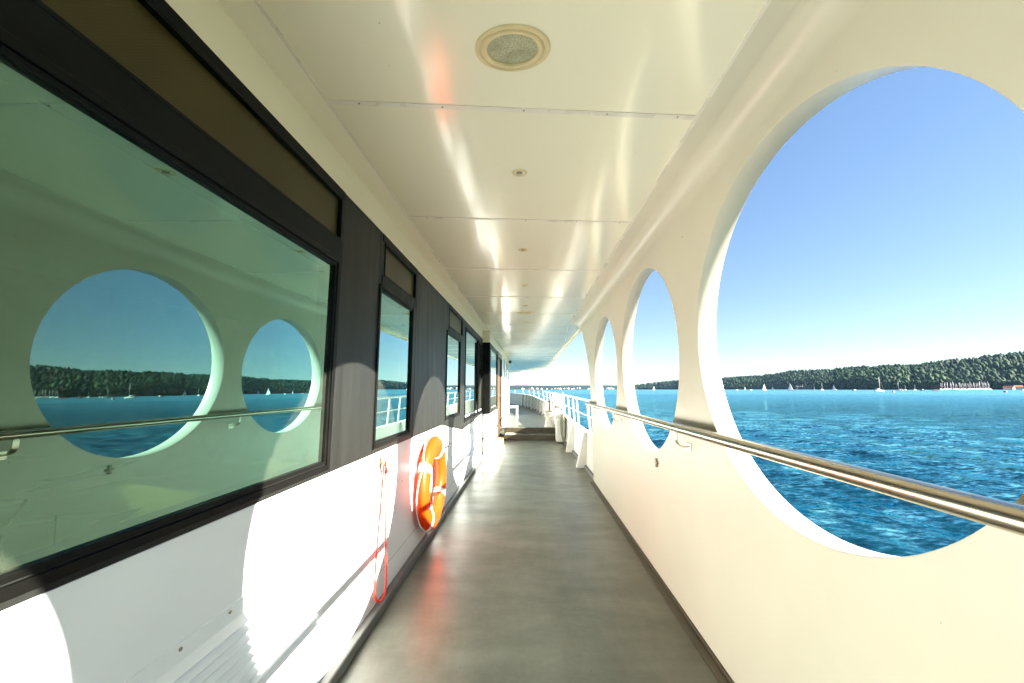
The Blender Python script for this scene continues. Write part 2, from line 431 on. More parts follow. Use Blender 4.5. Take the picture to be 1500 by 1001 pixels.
# steps up to the raised deck
st = thing('deck_steps', 'two low grey steel steps leading up to the raised foredeck', 'steps', (0, STEP_Y, 0))
mb = MB(); mb.rbox(-0.60, 0.62, 0.0, 0.325, 0.001, 0.135, 0.006); mb.build('tread', M['deck'], st)
mb = MB(); mb.rbox(-0.60, 0.62, 0.295, 0.60, 0.136, 0.274, 0.006); mb.build('tread', M['deck'], st)
mb = MB(); mb.box(-0.599, 0.619, -0.004, 0.001, 0.004, 0.122); mb.build('riser', M['gutter'], st)
mb = MB(); mb.box(-0.599, 0.619, 0.291, 0.2965, 0.139, 0.262); mb.build('riser', M['gutter'], st)
mb = MB()
for k in range(9): mb.box(-0.58, -0.28, 0.02 + k * 0.03, 0.034 + k * 0.03, 0.137, 0.143)
mb.build('tread_grating', M['batten'], st)

# upstands where the deck meets the walls
mb = MB()
mb.rbox(-0.86, -0.815, Y_BACK, 6.99, 0.0, 0.055, 0.008)
tag(mb.build('deck_upstand', M['upstand']), 'dark blue grey steel upstand along the foot of the cabin wall', 'skirting')
mb = MB()
mb.rbox(0.838, 0.852, Y_BACK, 5.28, 0.0, 0.022, 0.004)
mb.rbox(0.80, 0.8385, Y_BACK, 5.28, 0.0, 0.008, 0.003)
tag(mb.build('deck_upstand', M['gutter']), 'dark dirty steel gutter edge along the foot of the pierced wall', 'skirting')

# ------------------------------------------------------------------ pierced wall on the right
HOLES = [(-5.05, 0.22, 0.675), (-3.48, 0.22, 0.675), (-1.95, 0.22, 0.675), (-0.49, 0.07, 0.675), (1.2656, 0.2205, 0.675), (2.8475, 0.217, 0.66), (4.35, 0.178, 0.632)]
end_edge = smoothtab([(6.62, 1.08), (6.25, 0.95), (5.95, 0.80), (5.70, 0.58), (5.47, 0.30), (5.38, 0.10), (5.345, -0.12), (5.325, -0.35), (5.29, -0.66)], 5)
wt = thing('pierced_wall', 'cream ship side wall pierced by a row of big round openings', 'wall', (0, 0, 0))
outline = [(Y_BACK, 0.0), (5.285, 0.0)] + [(y, Z(z)) for y, z in end_edge[::-1]] + [(Y_BACK, Z(1.08))]
sheet('wall_panel', [outline] + [circle(y, Z(z), r) for y, z, r in HOLES], 0.8975, 0.095, M['cream'], wt, bevel=0.003)
# rounded coving up to the ceiling
mb = MB(); rows = []
for k in range(11):
    a = math.pi / 2 * k / 10
    rows.append([(0.849 - 0.10 * (1 - math.cos(a)), y, Z(0.955) + 0.10 * math.sin(a)) for y in (Y_BACK, 2.0, 6.28)])
mb.strip(rows, True)
mb.build('coving', M['cream'], wt)
# small padeye and studs below the openings
mb = MB()
mb.rbox(0.835, 0.851, 2.640, 2.656, Z(-0.520), Z(-0.462), 0.003)
mb.rbox(0.838, 0.851, 2.622, 2.674, Z(-0.497), Z(-0.485), 0.003)
mb.build('padeye', M['dark_steel'], wt)
for y, z in ((2.161, -0.352), (0.62, 1.0), (2.05, 0.83), (1.45, 0.98)):
    mb = MB(); mb.lathe([(0.004, 0), (0.0035, 0.0025), (0.0, 0.004)], 10, Matrix.Translation((0.851, y, Z(z))) @ Matrix.Rotation(-math.pi / 2, 4, 'Y'))
    mb.build('stud', M['dark_steel'], wt)

# handrail along the pierced wall
hr = thing('handrail', 'long brushed stainless steel handrail running across the round openings', 'handrail', (0.78, 0, 0))
zr = Z(-0.208)
path = [(0.0, y, zr) for y in np.linspace(Y_BACK, 5.16, 40)] + [(0.004, 5.24, zr), (0.02, 5.32, zr), (0.05, 5.37, zr), (0.09, 5.385, zr)]
mb = MB(); mb.tube(path, 0.0235, 20); mb.build('rail_tube', M['steel'], hr)
for yb in (-5.85, -4.27, -2.69, -1.29, 0.40, 2.115, 3.63, 5.05):
    mb = MB()
    pp = [(0, yb, zr - 0.015), (0, yb, zr - 0.06)] + [(0.045 * (1 - math.cos(a)), yb, zr - 0.06 - 0.045 * math.sin(a)) for a in np.linspace(0.2, math.pi / 2, 6)] + [(0.072, yb, zr - 0.105)]
    rows = []
    for p in pp: rows.append([(p[0], p[1] - 0.013, p[2]), (p[0], p[1] + 0.013, p[2])])
    off = [(0.007, 0), (0.007, 0)] + [(0.007 * math.cos(a), 0.007 * math.sin(a)) for a in np.linspace(0.2, math.pi / 2, 6)] + [(0, 0.007)]
    back = [[(p[0] + o[0], p[1] + s, p[2] + o[1]) for s in (-0.013, 0.013)] for p, o in zip(pp, off)]
    for i in range(len(pp) - 1):
        a, b2, c, d = rows[i], rows[i + 1], back[i], back[i + 1]
        mb.add([a[0], a[1], b2[1], b2[0], c[0], c[1], d[1], d[0]], [(0, 1, 2, 3), (7, 6, 5, 4), (0, 3, 7, 4), (1, 5, 6, 2)], True)
    mb.build('bracket', M['steel'], hr, sharp=40)
    mb = MB(); mb.rbox(0.064, 0.0705, yb - 0.03, yb + 0.03, zr - 0.128, zr - 0.082, 0.002); mb.build('wall_plate', M['steel'], hr)

# ------------------------------------------------------------------ ceiling and roof
ZC = Z(1.06)
roof = smoothtab([(0.945, 6.3), (0.942, 9.0), (0.938, 11.4), (0.925, 13.9), (0.895, 16.6), (0.80, 18.9), (0.52, 20.5), (0.10, 21.8), (-0.60, 23.9), (-1.50, 26.0), (-2.8, 27.6), (-5.0, 28.6)], 8)
def roof_x(y): return interp([(p[1], p[0]) for p in roof], y)[0]
ce = tag(bpy.data.objects.new('ceiling', None), kind='structure'); col.objects.link(ce)
mb = MB()                                                   # roof slab over corridor and cabin
pts = [(-5.0, Y_BACK), (0.99, Y_BACK), (0.99, 6.3)] + roof
n = len(pts); vs = [(x, y, ZC + 0.012) for x, y in pts] + [(x, y, ZC + 0.16) for x, y in pts]
mb.add(vs, [tuple(range(n)), tuple(range(2 * n - 1, n - 1, -1))] + [(i, (i + 1) % n, n + (i + 1) % n, n + i) for i in range(n)])
mb.build('roof_slab', M['ceil'], ce)
# lip hanging along the open roof edge
mb = MB(); rows = []
for x, y in roof:
    rows.append([(x - 0.012, y, ZC + 0.012), (x - 0.012, y, ZC - 0.035), (x + 0.012, y + 0.004, ZC - 0.035), (x + 0.012, y + 0.004, ZC + 0.16)])
mb.strip(rows); mb.build('roof_lip', M['ceil_edge'], ce, sharp=35)
# enamelled panels, joints slightly skewed across the deck
yl = [-6.95, -5.9, -4.85, -3.85, -2.8, -1.75, -0.74, 0.26, 1.263, 2.224, 3.243, 4.279, 5.25, 6.22]
while yl[-1] < 24.5: yl.append(yl[-1] + 0.99)
mb = MB()
def right_edge(y):
    return 0.66 if y < 6.3 else min(0.66 + (y - 6.3) * 0.07, roof_x(y) - 0.085)
for a, b_ in zip(yl, yl[1:]):
    sk = lambda y: y + 0.145
    xs = np.linspace(0, 1, 5); rows = []
    for t in xs:
        row = []
        for yy in (a + 0.006, (a + b_) / 2, b_ - 0.006):
            xr = right_edge(yy + 0.145)
            x = -0.740 + (xr + 0.740) * t
            row.append((x, yy + 0.145 * t, ZC))
        rows.append(row)
    mb.strip(rows)
mb.build('panels', M['ceil'], ce)
for y in yl[1:-1]:
    xr = right_edge(y + 0.145)
    mb = MB()
    for (o0, o1, z) in ((-0.011, 0.011, ZC - 0.003),):
        vs = [(-0.742, y + o0, z), (xr, y + 0.145 + o0, z), (xr, y + 0.145 + o1, z), (-0.742, y + o1, z)]
        vs += [(p[0], p[1], ZC + 0.008) for p in vs]
        mb.add(vs, [(0, 1, 2, 3), (0, 4, 5, 1), (2, 6, 7, 3), (1, 5, 6, 2), (0, 3, 7, 4)])
    mb.build('batten', M['batten'], ce)
mb = MB()
mb.box(-0.748, -0.739, Y_BACK, 24, ZC - 0.006, ZC + 0.01); mb.build('trim_bead', M['batten'], ce)
mb = MB(); rows = []
for y in [Y_BACK, 0, 6.4] + list(np.arange(7.0, 21, 1.0)):
    x = right_edge(y) + 0.004; rows.append([(x - 0.006, y, ZC + 0.01), (x - 0.006, y, ZC - 0.0035), (x + 0.006, y, ZC - 0.0045), (x + 0.006, y, ZC + 0.01)])
mb.strip(rows); mb.build('trim_bead', M['batten'], ce)
mb = MB(); mb.box(-0.90, -0.749, Y_BACK, 14.0, ZC - 0.004, ZC + 0.011); mb.build('side_strip', M['ceil_edge'], ce)
mb = MB(); mb.box(0.669, 0.99, Y_BACK, 6.3, ZC - 0.003, ZC + 0.011); mb.build('side_strip', M['cream'], ce)
mb = MB()                                                     # panel screws
for y in yl[6:14]:
    for t in (0.08, 0.3, 0.52, 0.75, 0.95):
        mb.lathe([(0.0036, 0), (0.003, -0.002), (0, -0.0028)], 8, Matrix.Translation((-0.742 + 1.40 * t, y + 0.145 * t, ZC - 0.003)))
mb.build('screws', M['dark_steel'], ce)

for y, lab in ((1.072, 'round beige ceiling loudspeaker, the large near one'), (5.27, 'small looking far round loudspeaker in the ceiling down the deck')):
    t = thing('loudspeaker', lab, 'loudspeaker', (-0.046, y, ZC)); t.scale = (1, 0.70, 1)      # an oval fitting
    mb = MB(); mb.lathe([(0.118, 0.002), (0.118, -0.005), (0.112, -0.008), (0.104, -0.008), (0.102, -0.003), (0.0985, -0.003), (0.0975, -0.010), (0.084, -0.010), (0.079, -0.004), (0.079, 0.004)], 64); mb.build('rim', M['beige'], t)
    mb = MB(); mb.lathe([(0.0795, 0.0), (0.04, -0.0035), (0.037, -0.0025), (0.034, -0.0035), (0.0, -0.0045)], 64); mb.build('grille', M['grille'], t)
for k, y in enumerate((-0.2, 1.764, 2.821, 3.837, 4.80, 6.0, 7.0, 8.1, 9.1)):
    labs = ['small recessed ceiling spotlight behind the large loudspeaker', 'small recessed ceiling spotlight nearest beyond the large loudspeaker', 'second recessed ceiling spotlight beyond the large loudspeaker', 'third recessed ceiling spotlight beyond the large loudspeaker',
            'recessed ceiling spotlight just before the far loudspeaker', 'recessed ceiling spotlight just beyond the far loudspeaker', 'recessed ceiling spotlight above the open deck past the pierced wall', 'recessed ceiling spotlight second before the deck steps', 'recessed ceiling spotlight over the deck steps']
    t = thing('ceiling_spotlight', labs[k], 'spotlight', (-0.042, y, ZC), 'spotlights in the ceiling'); t.scale = (1, 0.78, 1)
    mb = MB(); mb.lathe([(0.038, 0.001), (0.037, -0.005), (0.029, -0.006), (0.026, 0.0), (0.024, 0.006)], 24); mb.build('rim', M['beige'], t)
    mb = MB(); mb.lathe([(0.0265, 0.002), (0.016, 0.001), (0.015, -0.004), (0.0, -0.005)], 24); mb.build('lamp', M['dark_steel'], t)

# ------------------------------------------------------------------ cabin wall on the left
cw = thing('cabin_wall', 'white and dark grey cabin wall along the left of the deck', 'wall', (0, 0, 0))
XF = -0.852                                                # face of the dark cladding
MAINW = (0.18, 1.60, -0.315, 0.552); MAINT = (0.18, 1.622, 0.660, 0.868)
WINS = [MAINW, MAINT,
        (2.10, 2.70, -0.305, 0.572), (2.14, 2.765, 0.655, 0.862),
        (3.90, 4.65, -0.30, 0.582), (3.97, 4.80, 0.655, 0.866),
        (5.06, 6.27, -0.40, 0.80), (6.38, 6.86, -0.40, 0.79),
        (-2.40, -0.05, -0.315, 0.552), (-2.40, -0.05, 0.660, 0.868)]
lo = [(Y_BACK, Z(-0.357)), (3.75, Z(-0.357)), (4.98, Z(-0.535)), (5.02, Z(-0.525)), (6.94, Z(-0.46)), (6.94, Z(0.905)), (Y_BACK, Z(0.905))]
sheet('dark_cladding', [lo] + [rect(a, b_, Z(c), Z(d)) for a, b_, c, d in WINS], XF - 0.03, 0.06, M['clad'], cw, bevel=0.0015)
mb = MB()                                                   # white lower panel
mb.box(-0.93, -0.858, Y_BACK, 6.99, 0.0, Z(-0.36)); mb.build('lower_panel', M['white'], cw)
mb = MB()                                                   # fascia above the windows
mb.box(-0.90, -0.850, Y_BACK, 6.94, Z(0.906), ZC - 0.004); mb.build('fascia', M['ceil_edge'], cw)
mb = MB()                                                   # vertical cladding joints
for y in (1.642, 2.078, 2.80, 3.885):
    mb.box(XF - 0.004, XF + 0.0012, y - 0.004, y + 0.004, Z(-0.355), Z(0.90))
mb.build('cladding_joints', M['gasket'], cw)
mb = MB()
for y0, y1, z in ((1.66, 5.0, -1.045), (-6.0, 5.0, -0.0)):
    if z == 0: continue
    mb.box(-0.862, -0.8572, y0, y1, Z(z) - 0.0012, Z(z) + 0.0012)
mb.build('panel_joint', M['dark_steel'], cw)
# dirt specks / fixings on the sunlit panel
mb = MB()
for y, z in ((1.66, -0.60), (1.78, -0.69), (1.60, -0.70), (1.66, -0.78), (1.93, -0.60), (2.9, -0.9), (1.52, -1.08), (2.62, -0.62)):
    mb.lathe([(0.0035, 0), (0.003, 0.003), (0, 0.004)], 8, Matrix.Translation((-0.858, y, Z(z))) @ Matrix.Rotation(math.pi / 2, 4, 'Y'))
mb.build('rivets', M['brass'], cw)

def louvre(y0, y1, label_):
    t = bpy.data.objects.new('vent_panel', None); col.objects.link(t); t.parent = cw; t.location = (-0.858, y0, 0)
    w = y1 - y0; z1, z0 = Z(-0.616), Z(-1.035)
    prof = [(0.0, z1), (0.004, z1 - 0.001), (0.004, z1 - 0.046)]
    z = z1 - 0.046
    while z > z0 + 0.05:
        prof += [(0.024, z - 0.020), (0.0235, z - 0.0225), (0.005, z - 0.0265), (0.004, z - 0.030)]; z -= 0.030
    prof += [(0.004, z0), (0.0, z0 - 0.001)]
    mb = MB(); rows = [[(x, s, zz) for s in np.linspace(0, w, 9)] for x, zz in prof]
    mb.strip(rows, True)
    for s in (0, w):
        mb.add([(x, s, zz) for x, zz in prof], [tuple(range(len(prof)))])
    mb.build('corrugated_plate', M['white'], t, sharp=22)
    for k in range(int(w / 0.155) + 1):
        mb = MB(); mb.lathe([(0.0048, 0), (0.0042, 0.003), (0.0, 0.0045)], 10, Matrix.Translation((0.004, 0.055 + k * 0.155, z1 - 0.016)) @ Matrix.Rotation(math.pi / 2, 4, 'Y'))
        if 0.055 + k * 0.155 < w - 0.01: mb.build('screw', M['dark_steel'], t)
    return t
louvre(0.30, 1.585, 'white corrugated vent plate with screws under the big window')
louvre(5.15, 6.30, 'white corrugated vent plate far along the wall past the life ring')

# ---- windows
def frame_mb(y0, y1, z0, z1, w, x0, x1, wb=None, wt_=None):
    """picture frame of four butted bars lying inside the opening"""
    wb = wb or w; wt_ = wt_ or w
    mb = MB()
    mb.rbox(x0, x1, y0, y0 + w, z0, z1, 0.002); mb.rbox(x0, x1, y1 - w, y1, z0, z1, 0.002)
    mb.rbox(x0, x1, y0 + w, y1 - w, z0, z0 + wb, 0.002); mb.rbox(x0, x1, y0 + w, y1 - w, z1 - wt_, z1, 0.002)
    return mb

def window(lab, main, trans=None, curved=False, fw=0.014, mullion=None, name='cabin_window'):
    t = thing(name, lab, 'window', (0, 0, 0))
    y0, y1, z0, z1 = main[0], main[1], Z(main[2]), Z(main[3])
    frame_mb(y0, y1, z0, z1, fw, -0.925, XF + 0.003).build('frame', M['frame'], t)
    frame_mb(y0 - 0.022, y1 + 0.022, z0 - 0.026, z1 + 0.024, 0.0225, XF - 0.002, XF + 0.009).build('outer_frame', M['frame'], t)
    mb = MB()
    ny, nz = 24, 12
    px_ = -0.862 if curved else -0.8585
    rows = [[(px_, y, z) for y in np.linspace(y0 + 0.004, y1 - 0.004, ny)] for z in np.linspace(z0 + 0.004, z1 - 0.004, nz)]
    mb.strip(rows, True)
    pane = mb.build('pane', M['glass'], t)
    if curved:                                            # the big pane is bowed a few millimetres, as its reflection shows
        if pane.data.polygons[0].normal.x < 0: pane.data.flip_normals()
        nl = []
        for v in pane.data.vertices:
            u = v.co.y - 1.0; zz = v.co.z - EYE
            nl.append(Vector((1.0, 0.0446 - 0.0395 * u, 0.0085 - 0.0136 * zz)).normalized())
        pane.data.normals_split_custom_set_from_vertices(nl)
    if mullion:
        mb = MB(); mb.rbox(-0.92, XF + 0.004, mullion - 0.025, mullion + 0.025, z0 + fw, z1 - fw, 0.002); mb.build('mullion', M['frame'], t)
    if trans:
        a, b_, c, d = trans[0], trans[1], Z(trans[2]), Z(trans[3])
        mb = MB(); mb.box(XF - 0.002, XF + 0.004, a - 0.03, b_ + 0.015, z1 + 0.0245, c - 0.001); mb.build('transom_bar', M['frame'], t)
        mb = MB(); mb.box(XF - 0.002, XF + 0.0035, a - 0.03, b_ + 0.015, d + 0.001, Z(0.9035)); mb.build('head_bar', M['frame'], t)
        frame_mb(a, b_, c, d, 0.012, -0.925, XF + 0.005).build('transom_frame', M['frame'], t)
        mb = MB(); mb.box(-0.872, -0.866, a + 0.005, b_ - 0.005, c + 0.005, d - 0.005); mb.build('transom_pane', M['transom'], t)
    return t
window('huge green tinted window filling the near left, reflecting the round openings', MAINW, MAINT, curved=True)
window('narrow tinted window with a brown transom, first beyond the huge one', WINS[2], WINS[3])
window('narrow tinted window with a brown transom, just past the life ring', WINS[4], WINS[5])
window('tall frameless looking pane without a transom beyond the brown transom windows', WINS[6])
window('slim tall pane next to the black corner post', WINS[7])
window('large tinted window next to the huge green one, towards the stern', WINS[8], WINS[9])
# dark sills
mb = MB(); mb.rbox(XF - 0.01, XF + 0.012, 5.02, 6.93, Z(-0.445), Z(-0.432), 0.003)
tag(mb.build('window_sill', M['clad']), 'dark grey sill under the tall panes without transoms', 'window sill')

# ---- forward part of the cabin, standing out 13 cm
fc = thing('forward_cabin', 'white forward cabin standing out from the wall, with dark corner post', 'cabin', (0, 0, 0))
XB = -0.715
mb = MB(); mb.rbox(-0.90, XB, 6.95, 7.04, Z(-0.46), Z(0.842), 0.004); mb.build('corner_post', M['frame'], fc)
mb = MB(); mb.box(-0.90, XB - 0.003, 6.995, 8.60, 0.0, Z(-0.462)); mb.build('lower_panel', M['white'], fc)
mb = MB(); mb.box(-0.90, XB - 0.002, 6.945, 13.9, Z(0.842), ZC - 0.005); mb.build('fascia', M['ceil_edge'], fc)
sheet('dark_cladding', [rect(7.042, 8.60, Z(-0.461), Z(0.841)), rect(7.16, 8.52, Z(-0.385), Z(0.745))], XB - 0.03, 0.06, M['clad'], fc)
mb = MB(); rows = [[(XB - 0.012, y, z) for y in (7.162, 8.518)] for z in (Z(-0.383), Z(0.743))]; mb.strip(rows); mb.build('pane', M['glass'], fc)
mb = MB(); mb.tube([(-0.845, 6.965, 0.03), (-0.845, 6.965, Z(-0.47))], 0.016, 12); mb.build('drain_pipe', M['teak'], fc)
mb = MB(); mb.box(-0.90, XB - 0.003, 9.95, 13.9, 0.27, Z(-0.30)); mb.build('lower_panel', M['white'], fc)
for y0, y1 in ((9.95, 10.75), (11.35, 11.75), (13.55, 13.9), (12.35, 12.60)):
    mb = MB(); mb.box(-0.90, XB - 0.002, y0, y1, Z(-0.299), Z(0.841)); mb.build('white_post', M['white'], fc)
for y0, y1 in ((10.75, 11.35), (11.75, 12.35), (12.60, 13.55)):
    mb = MB(); rows = [[(XB - 0.012, y, z) for y in (y0, y1)] for z in (Z(-0.299), Z(0.841))]; mb.strip(rows); mb.build('pane', M['glass'], fc)
mb = MB(); mb.box(-4.9, -0.72, 13.85, 13.9, 0.27, Z(0.9)); mb.build('front_panel', M['white'], fc)
# doorway with teak frame
dr = thing('cabin_door', 'brown varnished wooden door in the forward cabin by the steps', 'door', (XB, 8.60, 0))
mb = MB(); mb.rbox(-0.06, 0.012, 0.0, 0.10, 0.02, Z(0.84), 0.004); mb.rbox(-0.06, 0.012, 1.24, 1.345, 0.02, Z(0.84), 0.004); mb.rbox(-0.06, 0.012, 0.10, 1.24, Z(0.73), Z(0.84), 0.004); mb.build('door_frame', M['teak'], dr)
mb = MB(); mb.rbox(-0.07, -0.03, 0.10, 1.24, 0.06, Z(0.73), 0.004); mb.build('door_leaf', M['teak'], dr)
mb = MB(); mb.rbox(-0.028, 0.0, 0.18, 1.16, 0.50, 0.53, 0.004); mb.rbox(-0.028, 0.0, 0.18, 1.16, 1.05, 1.08, 0.004); mb.build('door_rail', M['teak'], dr)
mb = MB(); mb.tube([(-0.03, 1.14, 1.0), (0.03, 1.14, 1.0), (0.03, 1.02, 1.0)], 0.01, 8); mb.build('handle', M['steel'], dr)
mb = MB(); mb.rbox(-0.10, 0.10, 0.0, 1.34, 0.0, 0.05, 0.008); mb.build('threshold', M['beige'], dr)

# security camera at the end of the cabin
t = thing('security_camera', 'small black security camera hanging at the far end of the cabin roofline', 'camera', (-0.66, 13.3, Z(0.93)))
mb = MB(); mb.tube([(-0.05, 0, 0.11), (0, 0, 0.09), (0, 0, 0.03)], 0.014, 8); mb.build('mount', M['beige'], t)
mb = MB(); mb.lathe([(0.0, -0.075), (0.035, -0.06), (0.05, -0.025), (0.05, 0.01), (0.03, 0.03), (0, 0.035)], 20); mb.build('dome', M['black'], t)

# ---- cabin interior behind the tinted glass
ci = tag(bpy.data.objects.new('cabin_interior', None), kind='structure'); col.objects.link(ci)
mb = MB()
mb.box(-4.6, -0.95, Y_BACK, 13.8, -0.1, 0.02)
mb.box(-4.7, -4.6, Y_BACK, 13.8, -0.1, ZC)
mb.box(-4.6, -0.95, 13.7, 13.8, 0, ZC); mb.box(-4.6, -0.95, Y_BACK, Y_BACK + 0.1, 0, ZC); mb.box(-4.6, -0.95, 8.6, 8.7, 0, ZC)
mb.build('cabin_lining', M['inner'], ci)
t = thing('cabin_bench', 'blurred pale green upholstered bench seen through the huge window', 'bench', (0, 0, 0))
mb = MB(); mb.rbox(-1.75, -1.15, -1.5, 1.15, 0.42, 0.62, 0.05); mb.build('seat', M['cushion'], t)
mb = MB(); mb.rbox(-1.72, -1.18, -1.45, 1.10, 0.02, 0.42, 0.02); mb.build('base', M['inner'], t)
t = thing('cabin_table', 'pale table top standing behind the right part of the huge window', 'table', (-1.65, 1.95, 0))
mb = MB(); mb.rbox(-0.55, 0.45, -0.45, 0.55, 0.72, 0.75, 0.01); mb.build('table_top', M['cushion'], t)
mb = MB(); mb.tube([(0, 0, 0.02), (0, 0, 0.72)], 0.04, 12); mb.build('leg', M['inner'], t)
t = thing('potted_plant', 'leafy green houseplant blurred behind the lower left of the huge window', 'plant', (-1.10, 0.84, 0.62))
mb = MB(); mb.lathe([(0.0, 0.0), (0.07, 0.0), (0.095, 0.15), (0.085, 0.15), (0.08, 0.13), (0, 0.13)], 20); mb.build('pot', M['pot'], t)
mb = MB()
for k in range(11):
    a = random.uniform(0, 6.28); h = random.uniform(0.25, 0.58); r = random.uniform(0.05, 0.2)
    c = Vector((r * math.cos(a), r * math.sin(a), h)); d = Vector((math.cos(a), math.sin(a), random.uniform(-0.3, 0.5))).normalized(); s = d.cross(Vector((0, 0, 1))).normalized()
    l, w = random.uniform(0.13, 0.2), random.uniform(0.04, 0.065)
    mb.add([c - d * l * .5, c - d * l * .2 + s * w * .8, c + d * l * .2 + s * w, c + d * l * .6, c + d * l * .2 - s * w, c - d * l * .2 - s * w * .8], [(0, 1, 2, 3, 4, 5)])
    if k % 6 == 0: mb.tube([(0, 0, 0.12), (c.x * 0.5, c.y * 0.5, h * 0.75), tuple(c - d * l * .5)], 0.003, 5)
mb.build('foliage', M['leaf'], t)

# ------------------------------------------------------------------ life ring and rope on the cabin wall
t = thing('life_ring', 'bright orange life ring with white bands hanging on the white wall', 'life ring', (-0.797, 3.22, Z(-0.768)))
R0, r0 = 0.287, 0.084
def ring_pt(a, s, R=R0, r=r0): return ((r * math.sin(s)) * 0.56, (R + r * math.cos(s)) * math.cos(a), (R + r * math.cos(s)) * math.sin(a))
mb = MB(); n1_, n2_ = 96, 24
rows = [[ring_pt(2 * math.pi * i / n1_, 2 * math.pi * k / n2_) for k in range(n2_ + 1)] for i in range(n1_ + 1)]
mb.strip(rows, True); mb.build('ring_body', M['orange'], t)
for a0 in (150, 60, -30, -120):
    mb = MB()
    rows = [[ring_pt(math.radians(a0 + d), 2 * math.pi * k / n2_, R0, r0 + 0.0022) for k in range(n2_ + 1)] for d in np.linspace(-5.0, 5.0, 6)]
    mb.strip(rows, True); mb.build('band', M['reflect'], t)
mb = MB()
for a0 in (105, 15, -75, -165):                             # grab line looped between four fixing points
    pth = []
    for d in np.linspace(-44, 44, 22):
        sag = 0.014 + 0.05 * (1 - (d / 44.0) ** 2)
        a = math.radians(a0 + d)
        rr_ = R0 + r0 * 0.96 + sag * 0.35
        pth.append((-0.022 + 0.03 * (d / 44) ** 2, rr_ * math.cos(a), rr_ * math.sin(a)))
    mb.tube(pth, 0.0045, 8)
mb.build('grab_line', M['cord_white'], t)
mb = MB()
for a0 in (150, -30, 60, -120, 205):
    a = math.radians(a0 + (0 if a0 == 205 else 0))
    if a0 != 205: continue
    c = Vector((0.05, R0 * math.cos(a), R0 * math.sin(a)))
    for k in range(5):
        q = k * 1.25
        mb.tube([c + Vector((0, 0.02 * math.cos(q), 0.02 * math.sin(q))), c + Vector((0.014, 0, 0)), c - Vector((0, 0.02 * math.cos(q + .4), 0.02 * math.sin(q + .4)))], 0.006, 8)
    mb.tube([c, c + Vector((0.008, 0.05, 0.03)), c + Vector((0.0, 0.09, 0.05))], 0.005, 8)
    mb.tube([c, c + Vector((0.006, 0.03, -0.03)), c + Vector((0.0, 0.04, -0.06))], 0.005, 8)
mb.build('knot', M['cord_white'], t)
t = thing('ring_bracket', 'thin black bracket arm that holds the orange life ring', 'bracket', (-0.858, 3.50, Z(-0.53)))
mb = MB(); mb.rbox(-0.002, 0.006, -0.03, 0.03, -0.04, 0.04, 0.003); mb.build('back_plate', M['black'], t)
mb = MB(); mb.tube([(0.0, 0, 0), (0.11, 0.0, 0.0), (0.155, 0.03, 0.03)], 0.008, 8); mb.build('arm', M['black'], t)

t = thing('rope_hook', 'small brass cleat on the white wall holding the red cord', 'hook', (-0.858, 2.215, Z(-0.425)))
mb = MB(); mb.rbox(-0.001, 0.005, -0.014, 0.014, -0.03, 0.03, 0.002); mb.build('plate', M['brass'], t)
mb = MB(); mb.tube([(0.003, 0, 0), (0.03, 0, 0.0), (0.042, 0, 0.018)], 0.005, 8); mb.tube([(0.028, -0.03, -0.004), (0.03, 0, 0.0), (0.028, 0.03, -0.004)], 0.004, 8); mb.build('horn', M['brass'], t)
ctl = smoothtab([(-0.832, 2.205, Z(-0.43)), (-0.835, 2.205, Z(-0.55)), (-0.84, 2.19, Z(-0.75)), (-0.838, 2.165, Z(-0.92)), (-0.832, 2.145, Z(-1.06)), (-0.826, 2.155, Z(-1.125)), (-0.818, 2.20, Z(-1.155)),
                 (-0.815, 2.255, Z(-1.135)), (-0.818, 2.275, Z(-1.05)), (-0.828, 2.265, Z(-0.85)), (-0.832, 2.25, Z(-0.65)), (-0.832, 2.235, Z(-0.50)), (-0.826, 2.225, Z(-0.44)), (-0.826, 2.212, Z(-0.418))], 6)
mb = MB(); mb.tube(ctl, 0.0055, 8)
mb.tube([(-0.826, 2.212, Z(-0.43)), (-0.818, 2.22, Z(-0.47)), (-0.822, 2.235, Z(-0.485)), (-0.826, 2.24, Z(-0.46))], 0.0065, 8)
tag(mb.build('cord', M['cord_red']), 'thin red cord hanging in a long loop from the brass cleat', 'cord')

# ------------------------------------------------------------------ open foredeck: bulwark, ribs, railing
bk = thing('bulwark', 'low cream steel bulwark curving round the bow with inner ribs', 'bulwark', (0, 0, 0))
top = smoothtab([(5.25, 0.91, 0.565), (7.65, 0.87, 0.565), (9.7, 0.795, 0.645), (12.0, 0.70, 0.715), (14.8, 0.54, 0.775), (16.8, 0.34, 0.83), (18.4, 0.13, 0.885), (20.6, -0.33, 0.92), (22.3, -0.85, 0.945), (24.0, -1.75, 0.955), (25.2, -2.9, 0.96)], 6)   # y, x, z of the cap
TX = [(p[0], p[1], p[2]) for p in top]
mb = MB(); rows = []
for y, x, z in TX:
    fz = -0.02
    xi = x + 0.015
    rows.append([(xi - 0.02, y, fz), (xi, y, z), (xi + 0.02, y + 0.012, z), (xi + 0.02, y + 0.012, fz - 0.3)])
mb.strip(rows); mb.build('plating', M['rail_white'], bk, sharp=40)
mb = MB(); rows = []
for y, x, z in TX:
    rows.append([(x - 0.03, y - 0.01, z - 0.004), (x - 0.03, y - 0.01, z + 0.012), (x + 0.05, y + 0.012, z + 0.012), (x + 0.05, y + 0.012, z - 0.004), (x - 0.03, y - 0.01, z - 0.004)])
mb.strip(rows); mb.build('cap', M['rail_white'], bk, sharp=40)
rib_y = [6.25, 7.72, 9.6, 10.55, 11.5, 12.5, 13.5, 14.5, 15.5, 16.4, 17.3, 18.2, 19.0, 19.8, 20.6]
